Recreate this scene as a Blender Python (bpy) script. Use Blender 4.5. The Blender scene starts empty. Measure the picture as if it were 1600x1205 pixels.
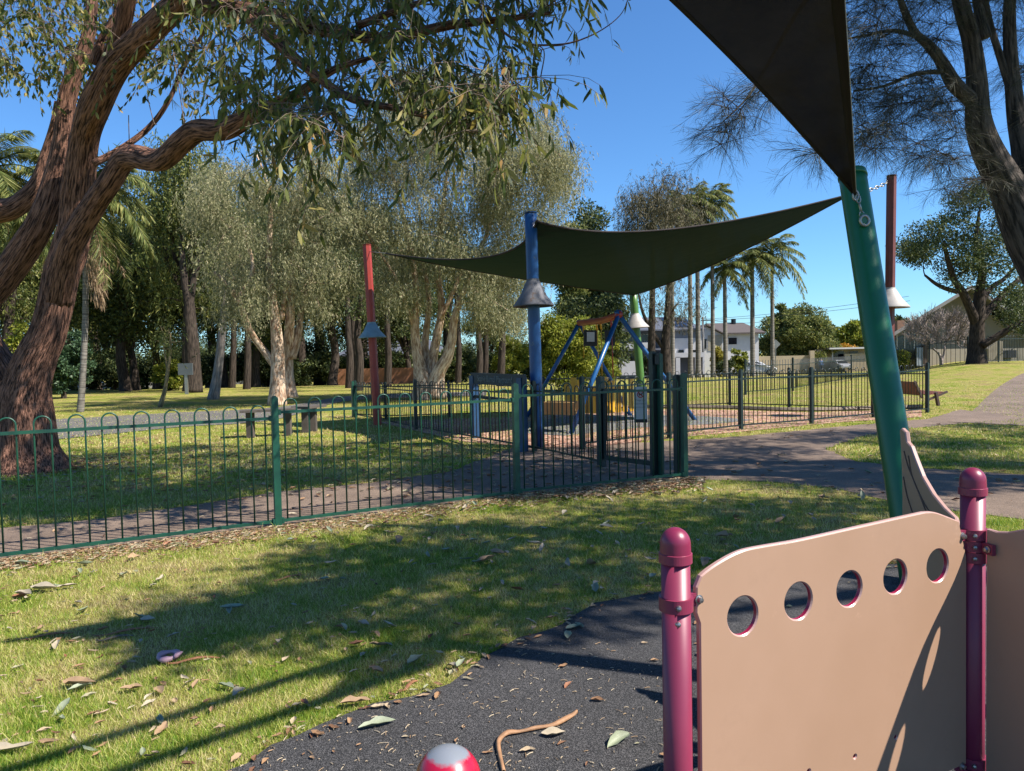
import bpy, math, random
import numpy as np
from mathutils import Vector, Matrix
from mathutils.geometry import tessellate_polygon
R = math.radians
scene = bpy.context.scene
COL = scene.collection
# ------------------------------------------------------------------ camera
CAM = np.array([0.0, 0.0, 1.56]); F = 1150.0
PITCH, ROLL = R(2.2), R(1.2)
_f = np.array([0, math.cos(PITCH), -math.sin(PITCH)])
_u0 = np.array([0, math.sin(PITCH), math.cos(PITCH)]); _r0 = np.array([1.0, 0, 0])
CR = _r0*math.cos(ROLL) - _u0*math.sin(ROLL)
CU = _u0*math.cos(ROLL) + _r0*math.sin(ROLL)
cam = bpy.data.cameras.new("camera"); cam.sensor_width = 36; cam.lens = F/1600*36
cam.clip_start = 0.05; cam.clip_end = 3000
camo = bpy.data.objects.new("camera", cam); COL.objects.link(camo)
M = Matrix(((CR[0], CU[0], -_f[0], 0), (CR[1], CU[1], -_f[1], 0), (CR[2], CU[2], -_f[2], 0), (0, 0, 0, 1)))
camo.matrix_world = Matrix.Translation(Vector(CAM)) @ M
scene.camera = camo
# ------------------------------------------------------------------ light
SUN_AZ, SUN_EL = R(-20), R(48)            # azimuth measured from +X towards +Y
SD = np.array([math.cos(SUN_AZ)*math.cos(SUN_EL), math.sin(SUN_AZ)*math.cos(SUN_EL), math.sin(SUN_EL)])
w = bpy.data.worlds.new("World"); scene.world = w; w.use_nodes = True
nt = w.node_tree; bg = nt.nodes["Background"]
sky = nt.nodes.new("ShaderNodeTexSky"); sky.sky_type = 'NISHITA'; sky.sun_disc = False
sky.sun_elevation = SUN_EL; sky.sun_rotation = math.atan2(SD[0], SD[1])
sky.air_density = 1.0; sky.dust_density = 0.1; sky.ozone_density = 1.5
hs = nt.nodes.new("ShaderNodeMix"); hs.data_type = 'RGBA'; hs.blend_type = 'MULTIPLY'; hs.inputs[0].default_value = 1; hs.inputs[7].default_value = (.55, .92, 1.30, 1)
nt.links.new(sky.outputs[0], hs.inputs[6]); nt.links.new(hs.outputs[2], bg.inputs[0])
bg.inputs[1].default_value = 0.070
sl = bpy.data.lights.new("sun", 'SUN'); sl.energy = 5.0; sl.angle = R(0.5); sl.color = (1, .94, .85)
so = bpy.data.objects.new("sun", sl); COL.objects.link(so)
so.rotation_euler = Vector(-SD).to_track_quat('-Z', 'Y').to_euler()
vs = scene.view_settings; vs.view_transform = 'Standard'; vs.look = 'None'; vs.exposure = 1.08; vs.gamma = 1

# ------------------------------------------------------------------ terrain and pixel rays
def ss(t):
    t = np.clip(t, 0, 1); return t*t*(3-2*t)
def gh(x, y):
    x = np.asarray(x, float); y = np.asarray(y, float)
    m = ss((x/np.maximum(y, 1)-0.50)/0.12)*(y > 1)
    return 0.62*m*ss((y-19)/20.) - 1.1*ss((y-42)/42.)*(1-m)
def ray(px, py):
    return _f + (px-800)/F*CR - (py-602.5)/F*CU
def P(px, py, Y):
    d = ray(px, py); return CAM + d*(Y/d[1])
def G(px, py):
    d = ray(px, py); t0 = t = 0.5
    if d[2] < 0 and CAM[2]/-d[2]*d[1] < 18.8: q = CAM+d*(CAM[2]/-d[2]); return np.array([q[0], q[1], 0.])
    while t < 400:
        p = CAM+d*t
        if p[2] < gh(p[0], p[1]):
            a, b = t0, t
            for _ in range(30):
                c = (a+b)/2; q = CAM+d*c
                if q[2] < gh(q[0], q[1]): b = c
                else: a = c
            q = CAM+d*b; return np.array([q[0], q[1], float(gh(q[0], q[1]))])
        t0 = t; t *= 1.02
    return CAM+d*400
def GY(px, Y):       # ground point at distance Y whose column is px (at ground)
    z = 0.
    for _ in range(5):
        # solve for py with height z at distance Y
        lo, hi = 300., 1400.
        for _ in range(40):
            m = (lo+hi)/2
            if P(px, m, Y)[2] > z: lo = m
            else: hi = m
        p = P(px, lo, Y); z = float(gh(p[0], Y))
    return np.array([p[0], Y, z])
def PV(px, py, A, B):   # ray meets the vertical plane through ground points A, B
    d = ray(px, py); n = np.array([-(B[1]-A[1]), B[0]-A[0], 0.])
    t = ((np.array([A[0], A[1], 0])-CAM)@n)/(d@n); return CAM+d*t

# ------------------------------------------------------------------ materials
def nodes(name):
    m = bpy.data.materials.new(name); m.use_nodes = True
    n = m.node_tree.nodes; l = m.node_tree.links; return m, n, l, n["Principled BSDF"]
def ramp(n, l, fac, stops):
    r = n.new("ShaderNodeValToRGB"); e = r.color_ramp.elements
    while len(e) < len(stops): e.new(0.5)
    for k, (p, c) in enumerate(stops): e[k].position = p; e[k].color = (*c, 1)
    l.new(fac, r.inputs[0]); return r.outputs[0]
def noise(n, l, scale, detail=4, rough=.6, coord='Object', stretch=None, attr=None):
    if attr: c = n.new("ShaderNodeAttribute"); c.attribute_name = attr; out = c.outputs['Vector']
    elif coord == 'Pos': c = n.new("ShaderNodeNewGeometry"); out = c.outputs['Position']
    else: c = n.new("ShaderNodeTexCoord"); out = c.outputs[coord]
    if stretch:
        mp = n.new("ShaderNodeMapping"); mp.inputs['Scale'].default_value = stretch; l.new(out, mp.inputs[0]); out = mp.outputs[0]
    t = n.new("ShaderNodeTexNoise"); t.inputs['Scale'].default_value = scale
    t.inputs['Detail'].default_value = detail; t.inputs['Roughness'].default_value = rough
    l.new(out, t.inputs['Vector']); return t.outputs['Fac']
def bump(n, l, h, b, strength=.5, dist=.01):
    bp = n.new("ShaderNodeBump"); bp.inputs['Strength'].default_value = strength; bp.inputs['Distance'].default_value = dist
    l.new(h, bp.inputs['Height']); l.new(bp.outputs[0], b.inputs['Normal'])
def mix(n, l, fac, a, b):
    m = n.new("ShaderNodeMix"); m.data_type = 'RGBA'
    if isinstance(fac, float): m.inputs[0].default_value = fac
    else: l.new(fac, m.inputs[0])
    for i, c in ((6, a), (7, b)):
        if isinstance(c, tuple): m.inputs[i].default_value = (*c, 1)
        else: l.new(c, m.inputs[i])
    return m.outputs[2]
MATS = {}
def paint(name, c, rough=.45, var=.25, scale=6, bmp=.1, metal=0., c2=None, spec=.5, coord='Object', wear=None):
    if name in MATS: return MATS[name]
    m, n, l, b = nodes(name); c = tuple(x*.74 for x in c); c2 = c2 and tuple(x*.74 for x in c2)
    c2 = c2 or tuple(x*(1-var) for x in c)
    f = noise(n, l, scale, 5, .65, coord)
    col = ramp(n, l, f, [(.3, c2), (.62, c)])
    if wear:
        f3 = noise(n, l, wear[1], 6, .7, coord)
        mk = ramp(n, l, f3, [(wear[2], (0, 0, 0)), (wear[2]+.04, (1, 1, 1))]); col = mix(n, l, mk, col, tuple(x*.74 for x in wear[0]))
    l.new(col, b.inputs['Base Color'])
    b.inputs['Roughness'].default_value = rough; b.inputs['Metallic'].default_value = metal
    b.inputs['Specular IOR Level'].default_value = spec
    f2 = noise(n, l, scale*12, 3, .6, coord)
    if bmp: bump(n, l, f2, b, bmp, .004)
    MATS[name] = m; return m
def leafmat(name, stops, trans=.35, rough=.45, tcol=None):
    if name in MATS: return MATS[name]
    m, n, l, b = nodes(name); stops = [(p_, tuple(x*.78 for x in c_)) for p_, c_ in stops]
    g = n.new("ShaderNodeNewGeometry")
    col = ramp(n, l, g.outputs['Random Per Island'], stops)
    l.new(col, b.inputs['Base Color']); b.inputs['Roughness'].default_value = rough; b.inputs['Specular IOR Level'].default_value = .25
    t = n.new("ShaderNodeBsdfTranslucent")
    if tcol:
        mm = mix(n, l, .5, col, tcol); l.new(mm, t.inputs[0])
    else: l.new(col, t.inputs[0])
    mx = n.new("ShaderNodeMixShader"); mx.inputs[0].default_value = trans
    l.new(b.outputs[0], mx.inputs[1]); l.new(t.outputs[0], mx.inputs[2])
    l.new(mx.outputs[0], n["Material Output"].inputs[0]); MATS[name] = m; return m
def barkmat(name, dark, light, stretch=(1, 1, .12), scale=22, strength=.8, dist=.03, patch=None):
    if name in MATS: return MATS[name]
    m, n, l, b = nodes(name); dark = tuple(x*.7 for x in dark); light = tuple(x*.78 for x in light)
    f = noise(n, l, scale, 6, .62, attr='bc', stretch=stretch)
    col = ramp(n, l, f, [(.40, dark), (.60, light)])
    if patch:
        f2 = noise(n, l, 2.2, 4, .6, attr='bc', stretch=(1, 1, .5))
        col = mix(n, l, ramp(n, l, f2, [(.45, (0, 0, 0)), (.62, (1, 1, 1))]), col, patch)
    l.new(col, b.inputs['Base Color']); b.inputs['Roughness'].default_value = .9
    b.inputs['Specular IOR Level'].default_value = .2
    bump(n, l, f, b, strength, dist); MATS[name] = m; return m

def grass_color(n, l, coord='Pos'):
    f1 = noise(n, l, .55, 5, .62, coord); f2 = noise(n, l, 2.6, 4, .65, coord)
    a = n.new("ShaderNodeMath"); a.operation = 'MULTIPLY_ADD'; l.new(f2, a.inputs[0]); a.inputs[1].default_value = .6; 
    m2 = n.new("ShaderNodeMath"); m2.operation = 'MULTIPLY'; l.new(f1, m2.inputs[0]); m2.inputs[1].default_value = .55
    l.new(m2.outputs[0], a.inputs[2]); return a.outputs[0]
def mat_ground():
    m, n, l, b = nodes("lawn_soil_and_grass")
    f = grass_color(n, l); fine = noise(n, l, 70, 5, .75, 'Pos')
    col = ramp(n, l, f, [(.36, (.09, .14, .012)), (.48, (.18, .22, .025)), (.60, (.31, .27, .08)), (.73, (.26, .18, .09))])
    c2 = ramp(n, l, fine, [(.32, (.25, .25, .25)), (.66, (1.45, 1.45, 1.45))])
    mm = n.new("ShaderNodeMix"); mm.data_type = 'RGBA'; mm.blend_type = 'MULTIPLY'; mm.inputs[0].default_value = 1
    l.new(col, mm.inputs[6]); l.new(c2, mm.inputs[7]); l.new(mm.outputs[2], b.inputs['Base Color'])
    b.inputs['Roughness'].default_value = 1; b.inputs['Specular IOR Level'].default_value = .1
    bump(n, l, fine, b, .9, .04); return m
def mat_blade():
    m, n, l, b = nodes("grass_blades")
    g = n.new("ShaderNodeNewGeometry"); f = grass_color(n, l)
    a = n.new("ShaderNodeMath"); a.operation = 'MULTIPLY_ADD'; l.new(g.outputs['Random Per Island'], a.inputs[0]); a.inputs[1].default_value = .36
    s = n.new("ShaderNodeMath"); s.operation = 'SUBTRACT'; l.new(f, s.inputs[0]); s.inputs[1].default_value = .18
    l.new(s.outputs[0], a.inputs[2])
    col = ramp(n, l, a.outputs[0], [(.35, (.09, .20, .012)), (.47, (.23, .35, .025)), (.58, (.42, .43, .08)), (.70, (.60, .50, .24))])
    l.new(col, b.inputs['Base Color']); b.inputs['Roughness'].default_value = .6
    t = n.new("ShaderNodeBsdfTranslucent"); l.new(col, t.inputs[0])
    mx = n.new("ShaderNodeMixShader"); mx.inputs[0].default_value = .35
    l.new(b.outputs[0], mx.inputs[1]); l.new(t.outputs[0], mx.inputs[2]); l.new(mx.outputs[0], n["Material Output"].inputs[0]); return m
def mat_speckle(name, base, dots, scale=260, thr=.62, rough=.85, big=None, bmp=.6):
    m, n, l, b = nodes(name)
    v = n.new("ShaderNodeTexVoronoi"); v.inputs['Scale'].default_value = scale
    g = n.new("ShaderNodeNewGeometry"); l.new(g.outputs['Position'], v.inputs['Vector'])
    sx = n.new("ShaderNodeSeparateColor"); l.new(v.outputs['Color'], sx.inputs[0])
    c = ramp(n, l, sx.outputs[0], [(thr-.25, base), (thr, tuple(x*1.6 for x in base)), (thr+.2, dots)])
    f = noise(n, l, 1.1, 6, .65, 'Pos')
    k = ramp(n, l, f, [(.3, big or (.72, .72, .72)), (.65, (1.1, 1.1, 1.1))])
    mm = n.new("ShaderNodeMix"); mm.data_type = 'RGBA'; mm.blend_type = 'MULTIPLY'; mm.inputs[0].default_value = 1
    l.new(c, mm.inputs[6]); l.new(k, mm.inputs[7]); l.new(mm.outputs[2], b.inputs['Base Color'])
    b.inputs['Roughness'].default_value = rough
    bump(n, l, v.outputs['Distance'], b, bmp, .004); return m

# ------------------------------------------------------------------ mesh builder
def cr(pts, n=6):      # catmull-rom through rows (any number of columns)
    p = np.asarray(pts, float)
    if len(p) < 3:
        t = np.linspace(0, 1, n+1)[:, None]; return p[0]*(1-t)+p[-1]*t
    p = np.vstack([2*p[0]-p[1], p, 2*p[-1]-p[-2]]); out = []
    for i in range(1, len(p)-2):
        t = np.linspace(0, 1, n, endpoint=False)[:, None]; a, b, c, d = p[i-1], p[i], p[i+1], p[i+2]
        out.append(.5*((2*b)+(-a+c)*t+(2*a-5*b+4*c-d)*t*t+(-a+3*b-3*c+d)*t**3))
    out.append(p[-2][None]); return np.vstack(out)
class MB:
    def __init__(s): s.V = []; s.B = []; s.Fs = []; s.n = 0
    def add(s, V, Fc, B=None):
        V = np.asarray(V, float); s.V.append(V); s.B.append(V if B is None else B)
        if isinstance(Fc, list) and not hasattr(Fc[0], 'shape'): Fc = np.array(Fc)
        for f in (Fc if isinstance(Fc, list) else [Fc]):
            f = np.asarray(f, int)
            if len(f): s.Fs.append(f+s.n)
        s.n += len(V); return s
    def box(s, c, size, rz=0, R3=None, bev=0):
        x, y, z = [v/2 for v in size]
        V = np.array([[i, j, k] for i in (-x, x) for j in (-y, y) for k in (-z, z)])
        if R3 is not None: V = V@np.array(R3).T
        elif rz: cc, sn = math.cos(rz), math.sin(rz); V = V@np.array([[cc, sn, 0], [-sn, cc, 0], [0, 0, 1]])
        return s.add(V+np.array(c), [[0, 1, 3, 2], [4, 6, 7, 5], [0, 4, 5, 1], [2, 3, 7, 6], [0, 2, 6, 4], [1, 5, 7, 3]])
    def beam(s, a, b, wd, ht):      # box beam from a to b
        a = np.asarray(a, float); b = np.asarray(b, float); d = b-a; L = np.linalg.norm(d); d /= L
        up = np.array([0, 0, 1.]) if abs(d[2]) < .95 else np.array([0, 1., 0]); sd = np.cross(d, up); sd /= np.linalg.norm(sd); up = np.cross(sd, d)
        return s.box((a+b)/2, (L, wd, ht), R3=np.column_stack([d, sd, up]))
    def tube(s, pts, rad, k=8, cap=True, disp=None):
        p = np.asarray(pts, float); n = len(p); r = np.full(n, rad, float) if np.isscalar(rad) else np.asarray(rad, float)
        T = np.gradient(p, axis=0); T /= np.linalg.norm(T, axis=1)[:, None]+1e-9
        u = np.cross(T[0], [0, 0, 1.]); 
        if np.linalg.norm(u) < .1: u = np.cross(T[0], [0, 1., 0])
        u /= np.linalg.norm(u); th = np.arange(k)*2*math.pi/k; L = np.concatenate([[0], np.cumsum(np.linalg.norm(np.diff(p, axis=0), axis=1))])
        V = np.zeros((n, k, 3)); B = np.zeros((n, k, 3))
        for i in range(n):
            u = u-T[i]*(u@T[i]); u /= np.linalg.norm(u)+1e-9; v = np.cross(T[i], u)
            rr = r[i]*(1+(disp(th, L[i]) if disp else 0))
            rr = np.broadcast_to(rr, (k,))
            V[i] = p[i]+(np.cos(th)*rr)[:, None]*u+(np.sin(th)*rr)[:, None]*v
            B[i] = np.column_stack([np.cos(th)*r[i], np.sin(th)*r[i], np.full(k, L[i])])
        a = (np.arange(n-1)[:, None]*k+np.arange(k)).ravel(); b = (np.arange(n-1)[:, None]*k+(np.arange(k)+1) % k).ravel()
        Fq = np.column_stack([a, b, b+k, a+k]); V = V.reshape(-1, 3); B = B.reshape(-1, 3); fs = [Fq]
        if cap: fs += [np.arange(k)[::-1][None], (np.arange(k)+(n-1)*k)[None]]
        return s.add(V, fs, B)
    def lathe(s, c, prof, k=24, axis=None):   # prof: (r, z)
        th = np.arange(k)*2*math.pi/k; pr = np.array(prof, float); n = len(pr)
        V = np.stack([np.outer(pr[:, 0], np.cos(th)), np.outer(pr[:, 0], np.sin(th)), np.repeat(pr[:, 1][:, None], k, 1)], -1).reshape(-1, 3)
        if axis is not None:
            q = Vector((0, 0, 1)).rotation_difference(Vector(axis)).to_matrix(); V = V@np.array(q).T
        a = (np.arange(n-1)[:, None]*k+np.arange(k)).ravel(); b = (np.arange(n-1)[:, None]*k+(np.arange(k)+1) % k).ravel()
        return s.add(V+np.array(c), np.column_stack([a, b, b+k, a+k]))
    def quad(s, *p): return s.add(np.array(p), [list(range(len(p)))])
    def build(s, name, m, parent=None, smooth=False, local=False, sub=None):
        V = np.vstack(s.V); B = np.vstack(s.B)
        if parent is not None and not local: V = V-wofs(parent)
        me = bpy.data.meshes.new(name)
        me.vertices.add(len(V)); me.vertices.foreach_set('co', V.astype(np.float32).ravel())
        loops = np.concatenate([f.ravel() for f in s.Fs]); cnt = np.concatenate([np.full(len(f), f.shape[1]) for f in s.Fs])
        st = np.concatenate([[0], np.cumsum(cnt)[:-1]])
        me.loops.add(len(loops)); me.loops.foreach_set('vertex_index', loops.astype(np.int32))
        me.polygons.add(len(cnt)); me.polygons.foreach_set('loop_start', st.astype(np.int32)); me.polygons.foreach_set('loop_total', cnt.astype(np.int32))
        me.polygons.foreach_set('use_smooth', np.full(len(cnt), smooth))
        at = me.attributes.new('bc', 'FLOAT_VECTOR', 'POINT'); at.data.foreach_set('vector', B.astype(np.float32).ravel())
        me.update(calc_edges=True); me.validate(); me.materials.append(m)
        o = bpy.data.objects.new(name, me); COL.objects.link(o); o.parent = parent; return o
def wofs(o):
    v = np.zeros(3)
    while o is not None: v = v+np.array(o.location); o = o.parent
    return v
def tag(o, label=None, cat=None, group=None, kind=None):
    for k, v in (('label', label), ('category', cat), ('group', group), ('kind', kind)):
        if v: o[k] = v
    return o
def thing(name, label, cat, loc=(0, 0, 0), group=None):
    o = bpy.data.objects.new(name, None); COL.objects.link(o); o.location = loc; o.empty_display_size = .2
    return tag(o, label, cat, group)
def dup(o, loc=None, rz=None, scale=None, label=None, parent=None):
    c = o.copy(); COL.objects.link(c); c.parent = parent
    if loc is not None: c.location = loc
    if rz is not None: c.rotation_euler = (0, 0, rz)
    if scale is not None: c.scale = (scale,)*3 if np.isscalar(scale) else scale
    if label: c['label'] = label
    for ch in [x for x in list(COL.objects) if x.parent == o]: dup(ch, parent=c)
    return c
def poly_fill(outer, z, holes=()):
    loops = [[Vector((p[0], p[1], 0)) for p in outer]]+[[Vector((p[0], p[1], 0)) for p in h] for h in holes]
    tri = tessellate_polygon(loops); V = np.array([[p[0], p[1], z] for lp in ([outer]+list(holes)) for p in lp]); return V, np.array(tri)
def inside(poly, x, y):
    poly = np.asarray(poly)[:, :2]; c = np.zeros(len(x), bool); j = len(poly)-1
    for i in range(len(poly)):
        xi, yi = poly[i]; xj, yj = poly[j]
        k = ((yi > y) != (yj > y)) & (x < (xj-xi)*(y-yi)/(yj-yi+1e-12)+xi); c ^= k; j = i
    return c

# ================================================================== SETTING: ground, paths
rng = np.random.default_rng(7)
M_ground = mat_ground(); M_blade = mat_blade()
xs = np.concatenate([np.linspace(-900, -120, 12), np.linspace(-110, 110, 111), np.linspace(120, 900, 12)])
ys = np.concatenate([np.linspace(-60, -10, 6), np.linspace(-8, 130, 93), np.linspace(140, 1400, 14)])
X, Y = np.meshgrid(xs, ys); V = np.stack([X, Y, gh(X, Y)], -1).reshape(-1, 3); nx = len(xs)
ii = (np.arange(len(ys)-1)[:, None]*nx+np.arange(nx-1)).ravel()
g = MB().add(V, np.column_stack([ii, ii+1, ii+nx+1, ii+nx])).build('ground', M_ground, smooth=True); tag(g, kind='structure')

def jit(pts, amp=.03, n=8, seed=0):
    r = np.random.default_rng(seed); p = np.array([[q[0], q[1]] for q in pts]); out = []
    for i in range(len(p)):
        a, b = p[i], p[(i+1) % len(p)]; m = max(1, int(np.linalg.norm(b-a)/.12)); m = min(m, 80)
        for k in range(m): out.append(a+(b-a)*k/m+r.normal(0, amp, 2)*(k > 0))
    return np.array(out)
RUB = [G(*p) for p in [(330, 1215), (500, 1134), (582, 1101), (644, 1090), (703, 1070), (754, 1029), (809, 998), (878, 977), (930, 943), (1026, 926), (1150, 905), (1300, 893), (1420, 880), (1600, 862)]]
RUB = [(-2.2, 1.2), (-1.6, 2.2)]+[(p[0], p[1]) for p in RUB]+[(6, 4.6), (8, 1), (6, -4), (-3, -4)]
RUBp = jit(RUB, .012, seed=1)
PATH = [G(*p) for p in [(-60, 832), (0, 826), (150, 812), (260, 796), (430, 770), (600, 752), (700, 738), (800, 700), (850, 680), (1000, 692), (1080, 687), (1160, 682), (1300, 668), (1450, 655), (1500, 640)]]
PATHlow = [G(*p) for p in [(1600, 655), (1500, 662), (1400, 672), (1345, 682), (1290, 702), (1340, 722), (1440, 732), (1600, 742), (1700, 745), (1700, 830), (1600, 812), (1500, 800), (1400, 786), (1300, 762), (1200, 753), (1072, 749), (805, 775), (435, 824), (0, 876), (-60, 884)]]
PATHp = jit([(p[0], p[1]) for p in PATH+PATHlow], .02, seed=2)
M_rub = mat_speckle("black_rubber_crumb", (.011, .0105, .011), (.10, .095, .095), 330, .62, .9)
M_asph = mat_speckle("worn_path_concrete", (.12, .085, .062), (.24, .17, .12), 160, .7, .9, (.62, .6, .58))
V, T = poly_fill(RUBp, .006); tag(MB().add(V, T).build('rubber_softfall', M_rub), kind='structure')
V, T = poly_fill(PATHp, .004); tag(MB().add(V, T).build('footpath', M_asph), kind='structure')
def strip(name, L, Rr, m, lift=.012, n=10):
    a = cr([[*p] for p in L], n); b = cr([[*p] for p in Rr], n); k = 8; rows = []
    for t in np.linspace(0, 1, k): rows.append(a*(1-t)+b*t)
    V = np.stack(rows, 1); V[..., 2] = gh(V[..., 0], V[..., 1])+lift; nn = len(a)
    ii = (np.arange(nn-1)[:, None]*k+np.arange(k-1)).ravel()
    o = MB().add(V.reshape(-1, 3), np.column_stack([ii, ii+1, ii+k+1, ii+k])).build(name, m, smooth=True); return tag(o, kind='structure')
strip('hill_path', [G(1480, 660), G(1508, 652), G(1545, 618), G(1575, 596), G(1612, 580), G(1680, 570)],
      [G(1640, 668), G(1650, 650), G(1680, 628), G(1700, 612), G(1720, 598), G(1780, 582)], M_asph)
M_dark = mat_speckle("dark_asphalt_path", (.075, .068, .062), (.2, .18, .165), 60, .7, .9)
strip('park_path', [G(-80, 662), G(100, 655), G(280, 645), G(430, 637), G(560, 618), G(760, 612)], [G(-80, 700), G(100, 686), G(280, 668), G(430, 656), G(552, 626), G(760, 618)], M_dark, .012)
rd = MB(); Vr = []
for x in np.linspace(-160, 200, 60):
    for y in (66., 76.): Vr.append([x, y, float(gh(x, y))+.06])
Vr = np.array(Vr); k = np.arange(59)*2
tag(rd.add(Vr, np.column_stack([k, k+2, k+3, k+1])).build('road', M_dark), kind='structure')
# mulch bed inside the play enclosure and rubber around the swing
M_mulch = mat_speckle("red_bark_mulch", (.20, .09, .055), (.5, .33, .24), 26, .55, .95, (.6, .6, .6))
M_grub = mat_speckle("grey_softfall", (.07, .07, .075), (.2, .2, .2), 90, .6, .9)
MUL = [G(*p) for p in [(590, 660), (700, 655), (820, 652), (1000, 640), (1130, 641), (1260, 645), (1440, 640), (1440, 652), (1300, 661), (1160, 675), (1080, 682), (930, 699), (830, 700), (720, 690)]]
V, T = poly_fill([(p[0], p[1]) for p in MUL], .009); tag(MB().add(V, T).build('mulch_bed', M_mulch), kind='structure')
SW = [G(*p) for p in [(820, 660), (900, 651), (1000, 649), (1100, 651), (1180, 657), (1110, 664), (1000, 669), (880, 682), (800, 676)]]
V, T = poly_fill(jit([(p[0], p[1]) for p in SW], .02), .014); tag(MB().add(V, T).build('softfall_pad', M_grub), kind='structure')
EDG = [G(*p) for p in [(900, 641), (1000, 638), (1130, 639), (1260, 643), (1440, 638)]]
kb = MB().tube(cr(EDG, 8)+[0, 0, .04], .07, 6); tag(kb.build('timber_edging', paint('timber edging', (.33, .26, .2), .9, .4, 8)), 'low timber edging between the mulch and the lawn behind the swing', 'edging')

# ---- grass blades (density falls with distance)
def blades(n, y0, y1, hmin, hmax, wd, seed, xr=1.0):
    r = np.random.default_rng(seed)
    u = r.random(n); y = 1/(1/y0+(1/y1-1/y0)*u); x = (r.random(n)*2-1)*y*.78*xr
    ok = ~inside(RUBp, x, y) & ~inside(PATHp, x, y); 
    y = y[ok]; x = x[ok]; n = len(x); sc = np.clip(y/4.5, .9, 2.4)
    # clumped heights
    cl = .6+.5*np.sin(x*7.3+2*np.sin(y*5.1))*np.sin(y*8.7+2*np.cos(x*4.3))
    h = (hmin+(hmax-hmin)*r.random(n))*(.75+.4*cl)*np.sqrt(sc); a = r.random(n)*2*math.pi; ln = r.normal(0, .5, (n, 2))*h[:, None]
    wv = np.stack([np.cos(a), np.sin(a)], 1)*(wd*sc)[:, None]
    b = np.stack([x, y, gh(x, y)-.002], 1)
    V = np.zeros((n, 3, 3)); V[:, 0] = b; V[:, 0, :2] -= wv; V[:, 1] = b; V[:, 1, :2] += wv; V[:, 2] = b; V[:, 2, :2] += ln; V[:, 2, 2] += h
    return V.reshape(-1, 3), np.arange(n*3).reshape(-1, 3)
m = MB()
for args in [(420000, 2.4, 11, .014, .036, .0016, 1), (60000, 10, 28, .02, .035, .004, 2), (26000, 2.4, 9, .035, .062, .0018, 3)]:
    V, T = blades(*args); m.add(V, T)
tag(m.build('lawn_grass', M_blade), 'short sunlit grass with straw coloured patches', kind='stuff'); 

# ================================================================== FENCES
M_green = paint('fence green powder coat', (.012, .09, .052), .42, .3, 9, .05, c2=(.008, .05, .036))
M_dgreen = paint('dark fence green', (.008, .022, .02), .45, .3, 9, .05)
def hoop_pts(a, b, z0, zr, zt):
    a = np.asarray(a, float); b = np.asarray(b, float); r = np.linalg.norm(b-a)/2; c = (a+b)/2; d = (b-a)/(2*r)
    zc = zt-r; pts = [[a[0], a[1], z0], [a[0], a[1], zr], [a[0], a[1], zc]]
    for t in np.linspace(0, math.pi, 9)[1:-1]: q = c-d*math.cos(t)*r; pts.append([q[0], q[1], zc+math.sin(t)*r])
    pts += [[b[0], b[1], zc], [b[0], b[1], zr], [b[0], b[1], z0]]; return np.array(pts)
def post(parent, p, h, wd, ang, m, name='post', z0=0.):
    s = MB(); s.box((p[0], p[1], z0+h/2-.02), (wd, wd, h+.04), ang); s.box((p[0], p[1], z0+h+.004), (wd*.9, wd*.9, .012), ang); s.box((p[0], p[1], z0+h+.015), (wd*.55, wd*.55, .012), ang)
    return s.build(name, m, parent)
def fence(name, label, pts, hr, h0, ht, m, pitch=.235, wd=.065, bar=.008, single=True, hoops=True, posts=None, group=None, z=None, dr=0.0):
    """pts: list of post ground points; hr: rail height per bay"""
    t = thing(name, label, 'fence', (pts[0][0], pts[0][1], 0), group)
    for i, p in enumerate(pts):
        if posts is None or posts[i]:
            q = pts[min(i+1, len(pts)-1)]; q0 = pts[max(i-1, 0)]; ang = math.atan2(q[1]-q0[1], q[0]-q0[0])
            post(t, p, (posts[i] if posts else ht[min(i, len(ht)-1)]+.02), wd, ang, m, z0=float(gh(p[0], p[1])))
    for i in range(len(pts)-1):
        a = np.array(pts[i][:2], float); b = np.array(pts[i+1][:2], float); L = np.linalg.norm(b-a); d = (b-a)/L
        z0 = (float(gh(*a))+float(gh(*b)))/2; hh = hr[i]; tt = ht[i]
        a1 = a+d*wd/2; b1 = b-d*wd/2; za, zb = float(gh(*a)), float(gh(*b))
        for nm, hz in (('top_rail', hh), ('bottom_rail', h0[i])):
            s = MB(); s.beam([*a1, za+hz], [*b1, zb+hz], .038, .026)
            for e, ze in ((a1, za), (b1, zb)): s.box((*(e+(d*.012 if e is a1 else -d*.012)), ze+hz), (.02, .062, .05), math.atan2(d[1], d[0]))
            s.build(nm, m, t)
        n = max(1, int(round((L-wd)/pitch))); pt = (L-wd)/n; panel = MB()
        for k in range(n):
            c = a1+d*(k+.5)*pt; q = (k+.5)/n; zz = za+(zb-za)*q; u = c-d*pt/4; v = c+d*pt/4
            s = MB() if single else panel
            if hoops: s.tube(hoop_pts(u, v, zz+h0[i], zz+hh, zz+tt), bar, 6)
            else:
                for e in (u, v): s.tube([[*e, zz+h0[i]], [*e, zz+tt]], bar, 4)
            if single: s.build('hoop_picket', m, t, smooth=True)
        if not single: panel.build('picket_panel', m, t, smooth=True)
    return t
A0 = G(435, 822); A1 = G(808, 775); A2 = G(1070, 748); dA = (A0-A1); AL = A0+dA/np.linalg.norm(dA)*2.5
fence('hoop_top_fence', 'green hoop-top steel fence running along the front edge of the concrete path', [AL, A0, A1, A2], [1.03, 1.085, 1.125], [.05, .05, .06], [1.155, 1.21, 1.25], M_green, posts=[1.2, 1.22, 1.25, 1.3], wd=.062)
g1 = np.array([1.88, 9.45]); g2 = np.array([1.23, 10.25]); f3 = np.array([.35, 12.05]); f4 = G(650, 672); f5 = G(556, 652)
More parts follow.
